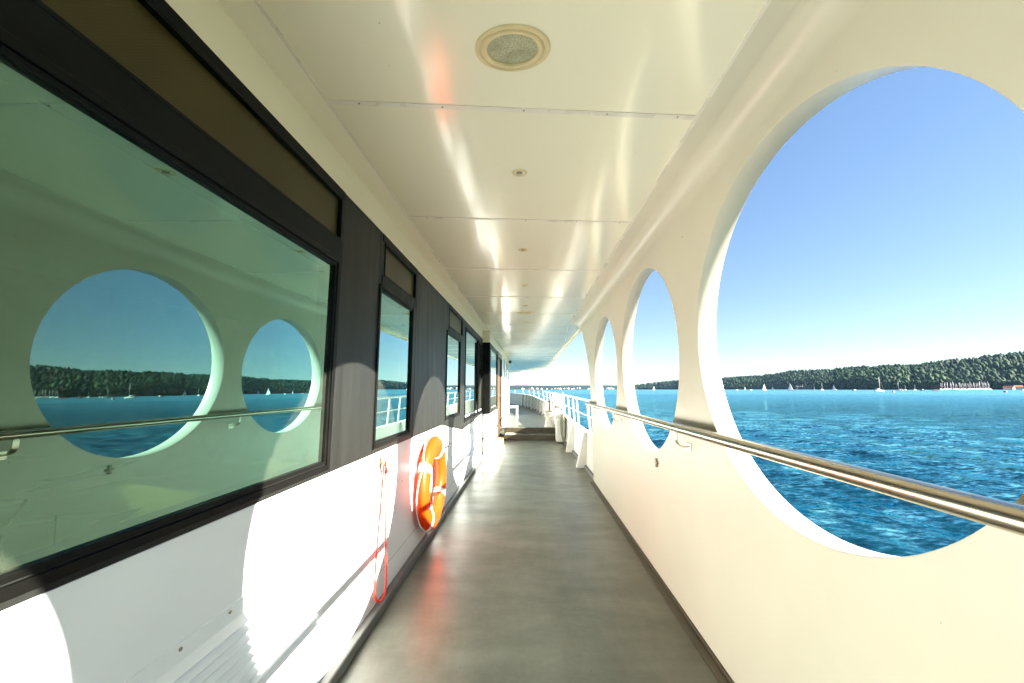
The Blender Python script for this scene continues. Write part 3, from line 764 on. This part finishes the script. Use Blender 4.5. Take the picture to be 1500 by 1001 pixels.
for y in rib_y:
    x, z = interp(TX, y)
    fz = 0.0 if y < 9.5 else 0.27
    x2 = interp(TX, y + 0.1)[0]
    tdir = Vector((x2 - x, 0.1, 0)).normalized()
    nin = Vector((-tdir.y, tdir.x, 0))                       # inboard
    c = Vector((x + 0.005, y, 0))
    foot = 0.16 if y < 9.5 else 0.10
    A = c + Vector((0, 0, fz)); B = c + nin * foot + Vector((0, 0, fz + 0.03)); C = c + nin * (foot * 0.9) + Vector((0, 0, fz + 0.06)); D = c + nin * 0.035 + Vector((0, 0, z - 0.01)); E = c + Vector((0, 0, z - 0.01))
    F = c + nin * foot + Vector((0, 0, fz))
    prof = [A, F, C, D, E]
    h = tdir * 0.055
    mb = MB(); n = len(prof)
    mb.add([p - h for p in prof] + [p + h for p in prof], [tuple(range(n)), tuple(range(2 * n - 1, n - 1, -1))] + [(i, (i + 1) % n, n + (i + 1) % n, n + i) for i in range(n)])
    mb.build('rib', M['rail_white'], bk)
mb = MB(); rows = []                                        # dark upstand at the bulwark foot
for y, x, z in TX:
    fz = 0.0 if y < 9.6 else 0.27
    rows.append([(x - 0.005, y, fz), (x - 0.005, y, fz + 0.045), (x - 0.035, y, fz + 0.04), (x - 0.045, y, fz + 0.002)])
mb.strip(rows); mb.build('foot_strip', M['upstand'], bk)

gr = thing('guard_rail', 'white tubular guard rail with slim posts on the curved bulwark', 'railing', (0, 0, 0))
rail = smoothtab([(5.36, 0.87, 1.055), (7.65, 0.84, 1.075), (9.7, 0.765, 1.09), (12.0, 0.67, 1.103), (14.8, 0.50, 1.14), (16.8, 0.30, 1.157), (18.4, 0.10, 1.165), (20.6, -0.36, 1.167), (22.3, -0.87, 1.163), (24.0, -1.77, 1.158), (25.2, -2.9, 1.155)], 6)
RX = [(p[0], p[1], p[2]) for p in rail]
mb = MB(); mb.tube([(x, y, z) for y, x, z in RX], 0.021, 10); mb.build('top_rail', M['rail_white'], gr)
mb = MB(); pth = []
for y, x, z in RX:
    xt, zt = interp(TX, y); pth.append(((x + xt) / 2 + 0.005, y, z * 0.52 + zt * 0.48))
mb.tube(pth, 0.012, 8); mb.build('mid_rail', M['rail_white'], gr)
for y in (5.83, 7.0, 7.55, 8.25, 9.0, 10.0, 10.75, 11.45, 12.3, 13.35, 14.6, 16.2, 17.7, 19.0, 20.5, 22.2, 23.6):
    x, z = interp(RX, y); xt, zt = interp(TX, y)
    mb = MB(); mb.tube([(xt + 0.008, y, zt), (x, y, z)], 0.017, 8); mb.build('post', M['rail_white'], gr)

# gear standing by the steps
t = thing('capstan', 'white capstan drum with an upright bar, on the edge of the raised deck', 'capstan', (0.505, 9.78, 0.27))
mb = MB(); mb.lathe([(0.0, 0.0), (0.125, 0.0), (0.125, 0.03), (0.105, 0.05), (0.098, 0.12), (0.088, 0.2), (0.095, 0.29), (0.118, 0.33), (0.118, 0.36), (0.06, 0.375), (0.0, 0.378)], 28); mb.build('drum', M['rail_white'], t)
mb = MB(); mb.tube([(0, 0, 0.37), (0.005, 0, 0.62)], 0.019, 10); mb.tube([(-0.06, 0, 0.628), (0.07, 0, 0.628)], 0.016, 8); mb.build('handle', M['teak'], t)
mb = MB(); mb.rbox(-0.10, 0.10, -0.03, 0.03, 0.37, 0.395, 0.006); mb.build('top_plate', M['dark_steel'], t)
t = thing('deck_locker', 'white steel locker box with a lid beside the steps, under the railing', 'locker', (0.735, 9.05, 0.0))
mb = MB(); mb.rbox(-0.115, 0.08, -0.13, 0.22, 0.03, 0.48, 0.012); mb.build('box', M['rail_white'], t)
mb = MB(); mb.rbox(-0.125, 0.08, -0.14, 0.23, 0.482, 0.505, 0.008); mb.build('lid', M['rail_white'], t)
mb = MB(); mb.rbox(-0.10, 0.08, -0.11, 0.20, 0.0, 0.03, 0.004); mb.build('plinth', M['upstand'], t)
t = thing('vent_post', 'square white ventilator post with a dark capped top behind the locker', 'ventilator', (0.69, 9.55, 0.27))
mb = MB(); mb.rbox(-0.055, 0.055, -0.055, 0.055, 0.0, 0.50, 0.008); mb.build('post', M['rail_white'], t)
mb = MB(); mb.rbox(-0.075, 0.075, -0.075, 0.075, 0.50, 0.54, 0.008); mb.build('cap', M['dark_steel'], t)
t = thing('gate_board', 'flat white board closing the boarding gate in the railing', 'gate', (0.745, 9.62, 0.74))
mb = MB(); mb.rbox(-0.10, 0.09, -0.006, 0.010, 0.0, 0.355, 0.005, M=Matrix.Rotation(0.25, 4, 'Z')); mb.build('board', M['rail_white'], t)
mb = MB(); mb.tube([(-0.10, -0.03, -0.06), (-0.10, -0.03, 0.40)], 0.017, 8); mb.tube([(0.10, 0.03, -0.06), (0.10, 0.03, 0.40)], 0.017, 8); mb.build('gate_post', M['rail_white'], t)
mb = MB()
cx, cy, cz = 0.775, 8.80, 0.66
for k in range(7):
    w, h = 0.035 + 0.006 * k, 0.27 + 0.018 * (k % 3)
    pth = []
    for q in np.linspace(0, 2 * math.pi, 25)[:-1]:
        pth.append((cx + w * math.cos(q) * (0.9 + 0.1 * math.sin(3 * q + k)), cy + 0.014 * (k - 3) + 0.01 * math.sin(2 * q + k), cz - h + h * math.sin(q)))
    mb.tube(pth, 0.009, 7, closed=True)
tag(mb.build('rope_coil', M['rope_grey']), 'grey green mooring rope hanging in a coil on the railing by the locker', 'rope')
# stowed boat hook cords at the gate
mb = MB()
for k in range(3): mb.tube(smoothtab([(0.64 + k * .012, 10.9, 1.10), (0.63 + k * .012, 10.85, 0.95), (0.645 + k * .012, 10.8, 0.80)], 6), 0.009, 6)
tag(mb.build('lashing', M['rope_grey']), 'dark lashing cords tied round the railing near the capstan', 'rope')

t = thing('deck_bench', 'small white slatted bench against the forward cabin wall', 'bench', (-0.52, 11.2, 0.27))
for k in range(7):
    mb = MB(); mb.rbox(-0.17, 0.17, 0.02 + k * 0.16, 0.12 + k * 0.16, 0.40, 0.425, 0.006); mb.build('slat', M['rail_white'], t)
for k in range(4):
    mb = MB(); mb.rbox(-0.165, -0.145, 0.02, 1.12, 0.48 + k * 0.07, 0.53 + k * 0.07, 0.006); mb.build('back_slat', M['rail_white'], t)
for y in (0.06, 1.08):
    for x in (-0.15, 0.15):
        mb = MB(); mb.rbox(x - 0.013, x + 0.013, y - 0.013, y + 0.013, 0.0, 0.40 if x > 0 else 0.76, 0.005); mb.build('leg', M['rail_white'], t)

# hull below the deck
mb = MB(); rows = []
for y, x in [(Y_BACK, 0.945), (0, 0.945), (5.3, 0.945)]:
    rows.append([(x, y, 0.0), (x, y, -2.9)])
for y, x, z in TX: rows.append([(x + 0.035, y + 0.012, -0.3), (x - 0.1, y, -2.9)])
mb.strip(rows)
tag(mb.build('hull', M['hull']), kind='structure')

# ------------------------------------------------------------------ the lake
SEA = -2.36                         # water level below the deck
HEEL = 0.0046; TRIM = 0.0034                       # the ship heels slightly: the lake rises to starboard
def sea_z(x, y): return SEA + HEEL * x - TRIM * y
def haze_h(): return 120
nr, na = 430, 520
rad = 3.0 * (9000 / 3.0) ** (np.arange(nr) / (nr - 1))
ang = np.concatenate([np.linspace(-100, 100, na - 60), np.linspace(101, 259, 60)])
ang = np.radians(ang)
Rr, Aa = np.meshgrid(rad, ang, indexing='ij')
X = Rr * np.sin(Aa); Y = Rr * np.cos(Aa)
Hh = np.zeros_like(X); dr = np.gradient(rad)[:, None]
for k in range(70):
    lam = 0.5 * (5.5 / 0.5) ** rng.random()
    th = math.radians(35) + rng.normal(0, 0.55)
    kx, ky = 2 * math.pi / lam * math.sin(th), 2 * math.pi / lam * math.cos(th)
    amp = 0.0105 * lam ** 0.75
    fade = np.clip((lam / 3.0 - np.maximum(dr, Rr * 0.0066)) / (lam / 3.0), 0, 1)
    ph = kx * X + ky * Y + rng.random() * 6.28
    Hh += amp * fade * (np.sin(ph) + 0.25 * np.cos(2 * ph))
Zz = SEA + HEEL * X - TRIM * Y + Hh
me = bpy.data.meshes.new('water')
co = np.stack([X, Y, Zz], -1).reshape(-1, 3).astype(np.float32)
i, j = np.meshgrid(np.arange(nr - 1), np.arange(na), indexing='ij'); j2 = (j + 1) % na
fa = np.stack([i * na + j, i * na + j2, (i + 1) * na + j2, (i + 1) * na + j], -1).reshape(-1, 4)
me.vertices.add(len(co)); me.vertices.foreach_set('co', co.ravel())
me.loops.add(fa.size); me.loops.foreach_set('vertex_index', fa.ravel().astype(np.int32))
me.polygons.add(len(fa)); me.polygons.foreach_set('loop_start', np.arange(0, fa.size, 4, dtype=np.int32)); me.polygons.foreach_set('loop_total', np.full(len(fa), 4, np.int32))
me.polygons.foreach_set('use_smooth', np.ones(len(fa), bool)); me.update(calc_edges=True); me.validate()
wo = link('water', me, M['water']); tag(wo, kind='structure')
if wo.data.polygons[1000].normal.z < 0: wo.data.flip_normals()

# ------------------------------------------------------------------ far shore: hills and woodland
def bearing(px):                                             # x / y of the direction seen at a pixel column
    p = at(px, 569.0, 1.0); return p[0]
# column in the photograph, shore distance, tree-top row, depth of the slope behind the shore
SHORES = {
    'near': [(1225, 940, 541.5, 160), (1270, 860, 538.2, 190), (1307, 800, 536.7, 200), (1347, 760, 535, 220), (1408, 710, 527.5, 240), (1469, 660, 521.4, 260), (1500, 640, 516.8, 280), (1700, 560, 500, 300), (2000, 480, 478, 300), (2600, 420, 440, 300)],
    'mid': [(1000, 2150, 557.5, 300), (1055, 1750, 553.8, 300), (1117, 1500, 550.5, 300), (1163, 1320, 543.5, 300), (1224, 1150, 541.3, 300), (1280, 1080, 538.5, 300)],
    'point': [(922, 2900, 566.0, 250), (945, 2700, 562.0, 280), (975, 2450, 558.8, 300), (1002, 2250, 556.5, 300), (1040, 2050, 554.5, 300)],
}
ico = bmesh.new(); bmesh.ops.create_icosphere(ico, subdivisions=2, radius=1); ico.verts.index_update()
ICO2 = (np.array([v.co[:] for v in ico.verts]), np.array([[v.index for v in f.verts] for f in ico.faces])); ico.free()
ico = bmesh.new(); bmesh.ops.create_icosphere(ico, subdivisions=1, radius=1); ico.verts.index_update()
ICO1 = (np.array([v.co[:] for v in ico.verts]), np.array([[v.index for v in f.verts] for f in ico.faces])); ico.free()
VV, FF, TT = [], [], []; base = 0
def crown(p, r, h, tint, ico_):
    global base
    v, f = ico_
    d = 1 + 0.15 * rng.standard_normal(len(v)).clip(-1.6, 1.6)
    q = v * d[:, None] * np.array([r, r, h / 2]) + np.array(p)
    VV.append(q); FF.append(f + base); TT.append(np.clip(tint + 0.05 * rng.standard_normal(len(v)), 0, 1)); base += len(v)

for key, tab in SHORES.items():
    T = [(b_,) + tuple(r) for b_, r in ((bearing(t_[0]), t_) for t_ in tab)] if key != 'near' else None
    cols = []
    for px, dist, ytop, depth in tab:
        tr_ = bearing(px) if px <= 1800 else None
        if tr_ is None:
            tr_ = bearing(1800) * (1 + (px - 1800) / 500.0)
            dist = dist * 0.85
        ydep = dist + depth * 0.8
        hgt = at(min(px, 1500), ytop, ydep)[2] if px <= 1500 else None
        cols.append([tr_, dist, depth, hgt])
    last = [c for c in cols if c[3] is not None][-1]
    for c in cols:
        if c[3] is None: c[3] = last[3] * 1.05
    s = [0.0]
    for a, b_ in zip(cols, cols[1:]): s.append(s[-1] + math.hypot(b_[0] * b_[1] - a[0] * a[1], b_[1] - a[1]))
    tabS = [(ss,) + tuple(c) for ss, c in zip(s, cols)]
    th_ = 12.0
    rows = []
    for ss in np.linspace(0, s[-1], 90):
        tr_, dist, depth, hgt = interp(tabS, ss)
        row = []
        for t_ in (0, 0.06, 0.2, 0.4, 0.6, 0.8, 1.0, 1.6):
            y = dist + depth * t_; x = tr_ * y
            zb = sea_z(x, y)
            g = zb - 0.5 + max(0, (hgt - zb - th_ * 0.9)) * (min(t_ / 0.8, 1) ** 0.75) * (1 if t_ <= 1 else 0.8)
            row.append((x, y, g))
        rows.append(row)
    mb = MB(); mb.strip(rows, True)
    tag(mb.build('hill', M['land']), kind='structure')
    count = int(s[-1] * {'near': 8.0, 'mid': 2.4, 'point': 1.3}[key])
    count = min(count, 9000)
    for k in range(count):
        ss = rng.random() * s[-1]; t_ = rng.random() ** 1.15 * 0.98
        if k < count * 0.16: t_ = rng.random() * 0.04
        elif k > count * 0.85: t_ = 0.72 + 0.28 * rng.random()
        tr_, dist, depth, hgt = interp(tabS, ss)
        y = dist + depth * t_; x = tr_ * y; zb = sea_z(x, y)
        g = zb + max(0, (hgt - zb - th_ * 0.9)) * (min(t_ / 0.8, 1) ** 0.75)
        h = th_ * rng.uniform(0.55, 1.45); r = 1.7 + 4.6 * rng.random() ** 2
        if t_ < 0.05: h *= 0.9
        tint = np.clip(0.42 + 0.5 * mnoise.noise(Vector((x * 0.012, y * 0.012, 3.0))) + rng.normal(0, 0.15), 0, 1)
        crown((x, y, g + h * 0.5), r, h * 1.05, tint, ICO1)
vv = np.concatenate(VV).astype(np.float32); ff = np.concatenate(FF).astype(np.int32); tt = np.concatenate(TT).astype(np.float32)
me = bpy.data.meshes.new('woodland')
me.vertices.add(len(vv)); me.vertices.foreach_set('co', vv.ravel())
me.loops.add(ff.size); me.loops.foreach_set('vertex_index', ff.ravel())
me.polygons.add(len(ff)); me.polygons.foreach_set('loop_start', np.arange(0, ff.size, 3, dtype=np.int32)); me.polygons.foreach_set('loop_total', np.full(len(ff), 3, np.int32)); me.polygons.foreach_set('use_smooth', np.ones(len(ff), bool))
me.update(calc_edges=True); me.validate()
at_ = me.attributes.new('tint', 'FLOAT', 'POINT'); at_.data.foreach_set('value', tt)
tag(link('woodland', me, M['wood']), 'dense green broadleaf wood covering the hills along the far shore', 'wood', kind='stuff')

# distant blue ridge beyond the bow
rows = []
for px in np.linspace(480, 960, 70):
    tr_ = bearing(px)
    e = 566.2 - 1.6 * math.exp(-((px - 840) / 60.0) ** 2) - 1.3 * math.exp(-((px - 757) / 30.0) ** 2) + 0.5 * mnoise.noise(Vector((px * 0.03, 1, 2))) - 0.8 * math.exp(-((px - 895) / 25.0) ** 2)
    row = []
    for t_, k in ((5200, 0.0), (5260, 0.25), (5500, 0.6), (5900, 0.9), (6300, 1.0), (6900, 0.8)):
        y = t_; x = tr_ * y; zb = sea_z(x, y) - 1
        hz = at(px, e, 6300)[2]
        row.append((x, y, zb + (hz - zb) * k + (8 * mnoise.noise(Vector((x * 0.004, y * 0.004, 0))) if 0 < k < 1 else 0)))
    rows.append(row)
mb = MB(); mb.strip(rows, True); tag(mb.build('hill', M['land']), kind='structure')

# ------------------------------------------------------------------ boats, buoys, houses
def place(o, px, dist, rz=0.0, s=1.0):
    x = bearing(px) * dist
    o.location = (x, dist, sea_z(x, dist)); o.rotation_euler = (0, 0, rz); o.scale = (s, s, s)

def copy_tree(o, parent=None):
    c = o.copy(); col.objects.link(c)
    if parent is not None: c.parent = parent
    for ch in list(o.children): copy_tree(ch, c)
    return c

def hull_mesh(L_, W_, H_, mat, parent, name='hull', fore=0.35):
    mb = MB(); rows = []
    for t_ in np.linspace(0, 1, 13):
        x = (t_ - 0.5) * L_
        w = W_ / 2 * (1 - max(0, (t_ - (1 - fore)) / fore) ** 2.0) * (0.75 + 0.25 * min(1, t_ / 0.4))
        w = max(w, 0.02); sh = H_ * (1 + 0.25 * t_ * t_)
        rows.append([(x, -w, sh), (x, -w * 0.85, 0.25 * H_), (x, -w * 0.3, -0.3), (x, w * 0.3, -0.3), (x, w * 0.85, 0.25 * H_), (x, w, sh), (x, 0, sh + 0.05), (x, -w, sh)])
    mb.strip(rows, True)
    mb.add(rows[0][:7], [tuple(range(7))])
    return mb.build(name, mat, parent, sharp=40)

def sail_mesh(a, b_, c, belly, name, parent):
    mb = MB(); n = 8; rows = []
    A, B, C = Vector(a), Vector(b_), Vector(c)
    for i in range(n + 1):
        u = i / n; p, q = A.lerp(C, u), B.lerp(C, u)
        rows.append([tuple(p.lerp(q, j / 6) + Vector((0, belly * math.sin(math.pi * j / 6) * (1 - u) ** .5, 0))) for j in range(7)])
    mb.strip(rows, True)
    mb.strip([[(p[0], p[1] + 0.04, p[2]) for p in r] for r in rows], True)
    return mb.build(name, M['sail'], parent)

def make_sailboat(sails=True):
    t = thing('sailboat', 'x', 'sailboat')
    hull_mesh(9.0, 2.8, 0.95, M['gel'], t)
    mb = MB(); mb.rbox(-1.6, 1.8, -0.8, 0.8, 0.95, 1.45, 0.12); mb.build('cabin', M['gel'], t)
    mb = MB(); mb.tube([(0.6, 0, 0.9), (0.6, 0, 13.2)], 0.15, 8); mb.build('mast', M['mast'], t)
    mb = MB(); mb.tube([(0.5, 0, 2.1), (-3.6, 0.3, 2.0)], 0.07, 6); mb.build('boom', M['mast'], t)
    if sails:
        sail_mesh((0.5, 0, 2.2), (-3.6, 0.3, 2.1), (0.45, 0, 12.8), 0.35, 'mainsail', t)
        sail_mesh((4.2, 0, 1.3), (0.3, 0.4, 1.6), (0.8, 0, 11.6), 0.4, 'foresail', t)
    else:
        mb = MB(); mb.tube([(0.4, 0, 2.28), (-1.5, 0.1, 2.32), (-3.4, 0.3, 2.2)], 0.19, 8); mb.build('furled_sail', M['sail'], t)
        mb = MB(); mb.tube([(4.3, 0, 1.2), (0.65, 0, 12.6)], 0.03, 5); mb.build('forestay', M['mast'], t)
    return t
sail_proto, moor_proto = make_sailboat(True), make_sailboat(False)
used = {}
def boat(proto, px, dist, label, rz, s=1.0, group=None):
    o = proto if proto.name not in used else copy_tree(proto)
    used[proto.name] = 1
    place(o, px, dist, rz, s)
    o['label'] = label
    if group: o['group'] = group
    return o
G1 = 'sailing boats under white sails'
for px, d_, lab, rz, s in (
        (957.8, 1350, 'tiny white sailboat seen through the middle round opening', 0.4, 1.0),
        (933, 1900, 'faint tiny sail at the left rim of the middle round opening', 2.0, 1.0),
        (1091.5, 1050, 'small white sail alone near the left rim of the near opening', 0.9, 0.70),
        (1119.8, 700, 'bright white sailboat, first tall sail from the left in the near opening', 0.3, 0.95),
        (1132, 900, 'low small sail just right of the first tall sail', 2.4, 0.65),
        (1158, 640, 'white sailboat with dark hull side, second tall sail from the left', 2.8, 0.92),
        (1193, 700, 'slim white sailboat between the pale marina and the bare mast', 1.2, 0.85),
        (1222, 760, 'narrow white sail left of the dark motor boat', 1.9, 0.8)):
    boat(sail_proto, px, d_, lab, rz, s, G1)
G2 = 'sailing boats moored with bare masts'
boat(moor_proto, 1288, 395, 'large sailboat with the tallest bare mast and long white hull', 0.10, 1.1, G2)
for px, d_, lab, rz, s in ((1204, 680, 'bare masted sailboat right of the slim white sail', 0.5, 0.95), (1317, 560, 'white sailboat with leaning bare mast right of the pale buoy', 1.9, 0.9),
                           (1326, 640, 'small bare masted boat right of the leaning mast', 0.4, 0.6), (1340, 620, 'small white moored sailboat left of the dark low boat', 0.2, 0.65)):
    boat(moor_proto, px, d_, lab, rz, s, G2)
for k in range(34):
    px = 1379 + k * 2.15 + rng.uniform(-0.8, 0.8)
    boat(moor_proto, px, 600 + rng.uniform(-20, 25), 'white sailboat berthed in the crowded marina below the right wood', rng.uniform(-0.4, 0.4) + (math.pi if k % 2 else 0), rng.uniform(0.7, 1.0), 'sailboats berthed in the right marina')
for k in range(11):
    px = 1166 + k * 2.3 + rng.uniform(-0.8, 0.8)
    boat(moor_proto, px, 1020 + rng.uniform(-20, 25), 'pale sailboat berthed in the small far marina behind the sails', rng.uniform(-0.4, 0.4), rng.uniform(0.7, 0.95), 'sailboats berthed in the far marina')

def make_motorboat(dark, top_):
    t = thing('motorboat', 'x', 'motorboat')
    hull_mesh(6.5, 2.4, 0.9, M['darkboat'] if dark else M['gel'], t)
    mb = MB(); mb.rbox(-1.4, 1.0, -0.85, 0.85, 0.85, 1.7, 0.2); mb.build('cabin', top_, t)
    mb = MB(); mb.rbox(0.98, 1.12, -0.8, 0.8, 1.0, 1.6, 0.05); mb.build('windscreen', M['black'], t)
    return t
for px, d_, dark, top_, lab, rz in ((1251.6, 520, True, M['gel'], 'dark hulled motor boat with pale cabin left of the tallest mast', 0.2), (1351, 520, True, M['darkboat'], 'low dark boat left of the red topped motor boat', 0.1),
                                    (1369, 500, False, M['redpaint'], 'white motor boat with a red top', 2.9), (1499, 430, False, M['gel'], 'white motor boat at the right edge near the boathouses', 0.3),
                                    (1079, 900, False, M['gel'], 'tiny white motor boat at the left rim of the near opening', 0.0), (1100, 850, False, M['gel'], 'tiny white motor boat right of the lone small sail', 0.4)):
    t = make_motorboat(dark, top_); place(t, px, d_, rz); t['label'] = lab
for px, d_, mat_, lab in ((1307.5, 330, M['sail'], 'pale round mooring buoy floating right of the tallest mast'), (1471.5, 300, M['redpaint'], 'red round mooring buoy floating in front of the boathouses')):
    t = thing('buoy', lab, 'buoy'); place(t, px, d_)
    mb = MB(); mb.lathe([(0, -0.8), (0.6, -0.5), (0.95, 0.1), (0.85, 0.7), (0.45, 1.1), (0.12, 1.2)], 16); mb.build('float', mat_ if mat_ != M['sail'] else M['redpaint'], t)
    mb = MB(); mb.tube([(0, 0, 1.15), (0, 0, 1.6)], 0.1, 8); mb.build('ring', M['mast'], t)
    if mat_ == M['sail']:
        mb = MB(); mb.lathe([(0.945, 0.16), (0.90, 0.5), (0.84, 0.74)], 16); mb.build('white_stripe', M['sail'], t)

def make_house(label_, px, d_, w, dp, h, rz, roofm, grp=None, name='house'):
    t = thing(name, label_, 'house', group=grp); place(t, px, d_, rz)
    mb = MB(); mb.box(-w / 2, w / 2, -dp / 2, dp / 2, -1, h); mb.build('wall', M['render'], t)
    mb = MB(); e = 0.5; r = h + w * 0.28
    pr = [(-w / 2 - e, h - 0.2), (w / 2 + e, h - 0.2), (0, r)]
    mb.add([(x, -dp / 2 - e, z) for x, z in pr] + [(x, dp / 2 + e, z) for x, z in pr], [(0, 1, 2), (5, 4, 3), (0, 3, 4, 1), (1, 4, 5, 2), (2, 5, 3, 0)]); mb.build('roof', roofm, t)
    if not grp:
        for k in (-1, 1):
            mb = MB(); mb.box(k * w * 0.25 - 0.8, k * w * 0.25 + 0.8, -dp / 2 - 0.04, -dp / 2 + 0.1, 0.8, 2.4); mb.build('window', M['black'], t)
    return t
make_house('pale boathouse with a long orange roof at the right edge of the marina', 1478, 600, 9, 9, 3.4, 0.5, M['rooftile'], name='boathouse')
make_house('smaller orange roofed boathouse at the right end of the shore', 1492, 640, 8, 8, 4.6, 0.9, M['rooftile'], name='boathouse')
for k in range(46):
    px = rng.uniform(762, 902); d_ = rng.uniform(5180, 5240)
    t = make_house('tiny pale house in the town along the distant shore beyond the bow', px, d_, rng.uniform(14, 30), 14, rng.uniform(7, 13), rng.uniform(-0.5, 0.5), M['rooftile'] if k % 3 else M['render'], 'houses of the distant shore town')
    t.location.z += rng.uniform(0, 14)

# ------------------------------------------------------------------ haze, sky and sun
HAZE = 2.0e-5
if HAZE > 0:
    m, nt, out = new_mat('haze air')
    pv = N(nt, 'ShaderNodeVolumePrincipled'); pv.inputs['Color'].default_value = (0.38, 0.64, 1.0, 1); pv.inputs['Density'].default_value = HAZE; pv.inputs['Anisotropy'].default_value = 0.2
    nt.links.new(pv.outputs[0], out.inputs['Volume'])
    mb = MB(); mb.box(-9500, 9500, -9500, 9500, SEA - (HEEL + TRIM) * 9500 - 3, 170)
    hz = mb.build('haze', m); tag(hz, kind='stuff'); tag(hz, 'thin pale haze lying over the lake', 'haze')

SUN = Vector((1.0, -0.33, 0.43)).normalized()
el = math.asin(SUN.z); az = math.atan2(SUN.x, SUN.y)
w = bpy.data.worlds.new('World'); scene.world = w; w.use_nodes = True
nt = w.node_tree; nt.nodes.clear()
sky = nt.nodes.new('ShaderNodeTexSky'); sky.sky_type = 'NISHITA'; sky.sun_disc = False
sky.sun_elevation = el; sky.sun_rotation = az
sky.altitude = 1500; sky.air_density = 1.0; sky.dust_density = 0.1; sky.ozone_density = 2.5
bg = nt.nodes.new('ShaderNodeBackground'); bg.inputs[1].default_value = 0.0560
wo_ = nt.nodes.new('ShaderNodeOutputWorld')
gm = nt.nodes.new('ShaderNodeGamma'); gm.inputs[1].default_value = 0.62
hs = nt.nodes.new('ShaderNodeHueSaturation'); hs.inputs['Saturation'].default_value = 1.28; hs.inputs['Hue'].default_value = 0.507
nt.links.new(sky.outputs[0], gm.inputs[0]); nt.links.new(gm.outputs[0], hs.inputs['Color']); nt.links.new(hs.outputs[0], bg.inputs[0]); nt.links.new(bg.outputs[0], wo_.inputs[0])
sd = bpy.data.lights.new('sun', 'SUN'); sd.energy = 5.0; sd.angle = math.radians(0.53); sd.color = (1.0, 0.93, 0.80)
so = bpy.data.objects.new('sun', sd); col.objects.link(so)
so.rotation_euler = (-SUN).to_track_quat('-Z', 'Y').to_euler()

scene.view_settings.view_transform = 'Standard'; scene.view_settings.look = 'None'
scene.view_settings.exposure = 3.0; scene.view_settings.gamma = 1.0
c = scene.cycles
c.use_denoising = True
c.max_bounces = 12; c.diffuse_bounces = 6; c.glossy_bounces = 6; c.transparent_max_bounces = 16; c.volume_bounces = 0
c.sample_clamp_indirect = 6.0; c.caustics_reflective = False; c.caustics_refractive = False
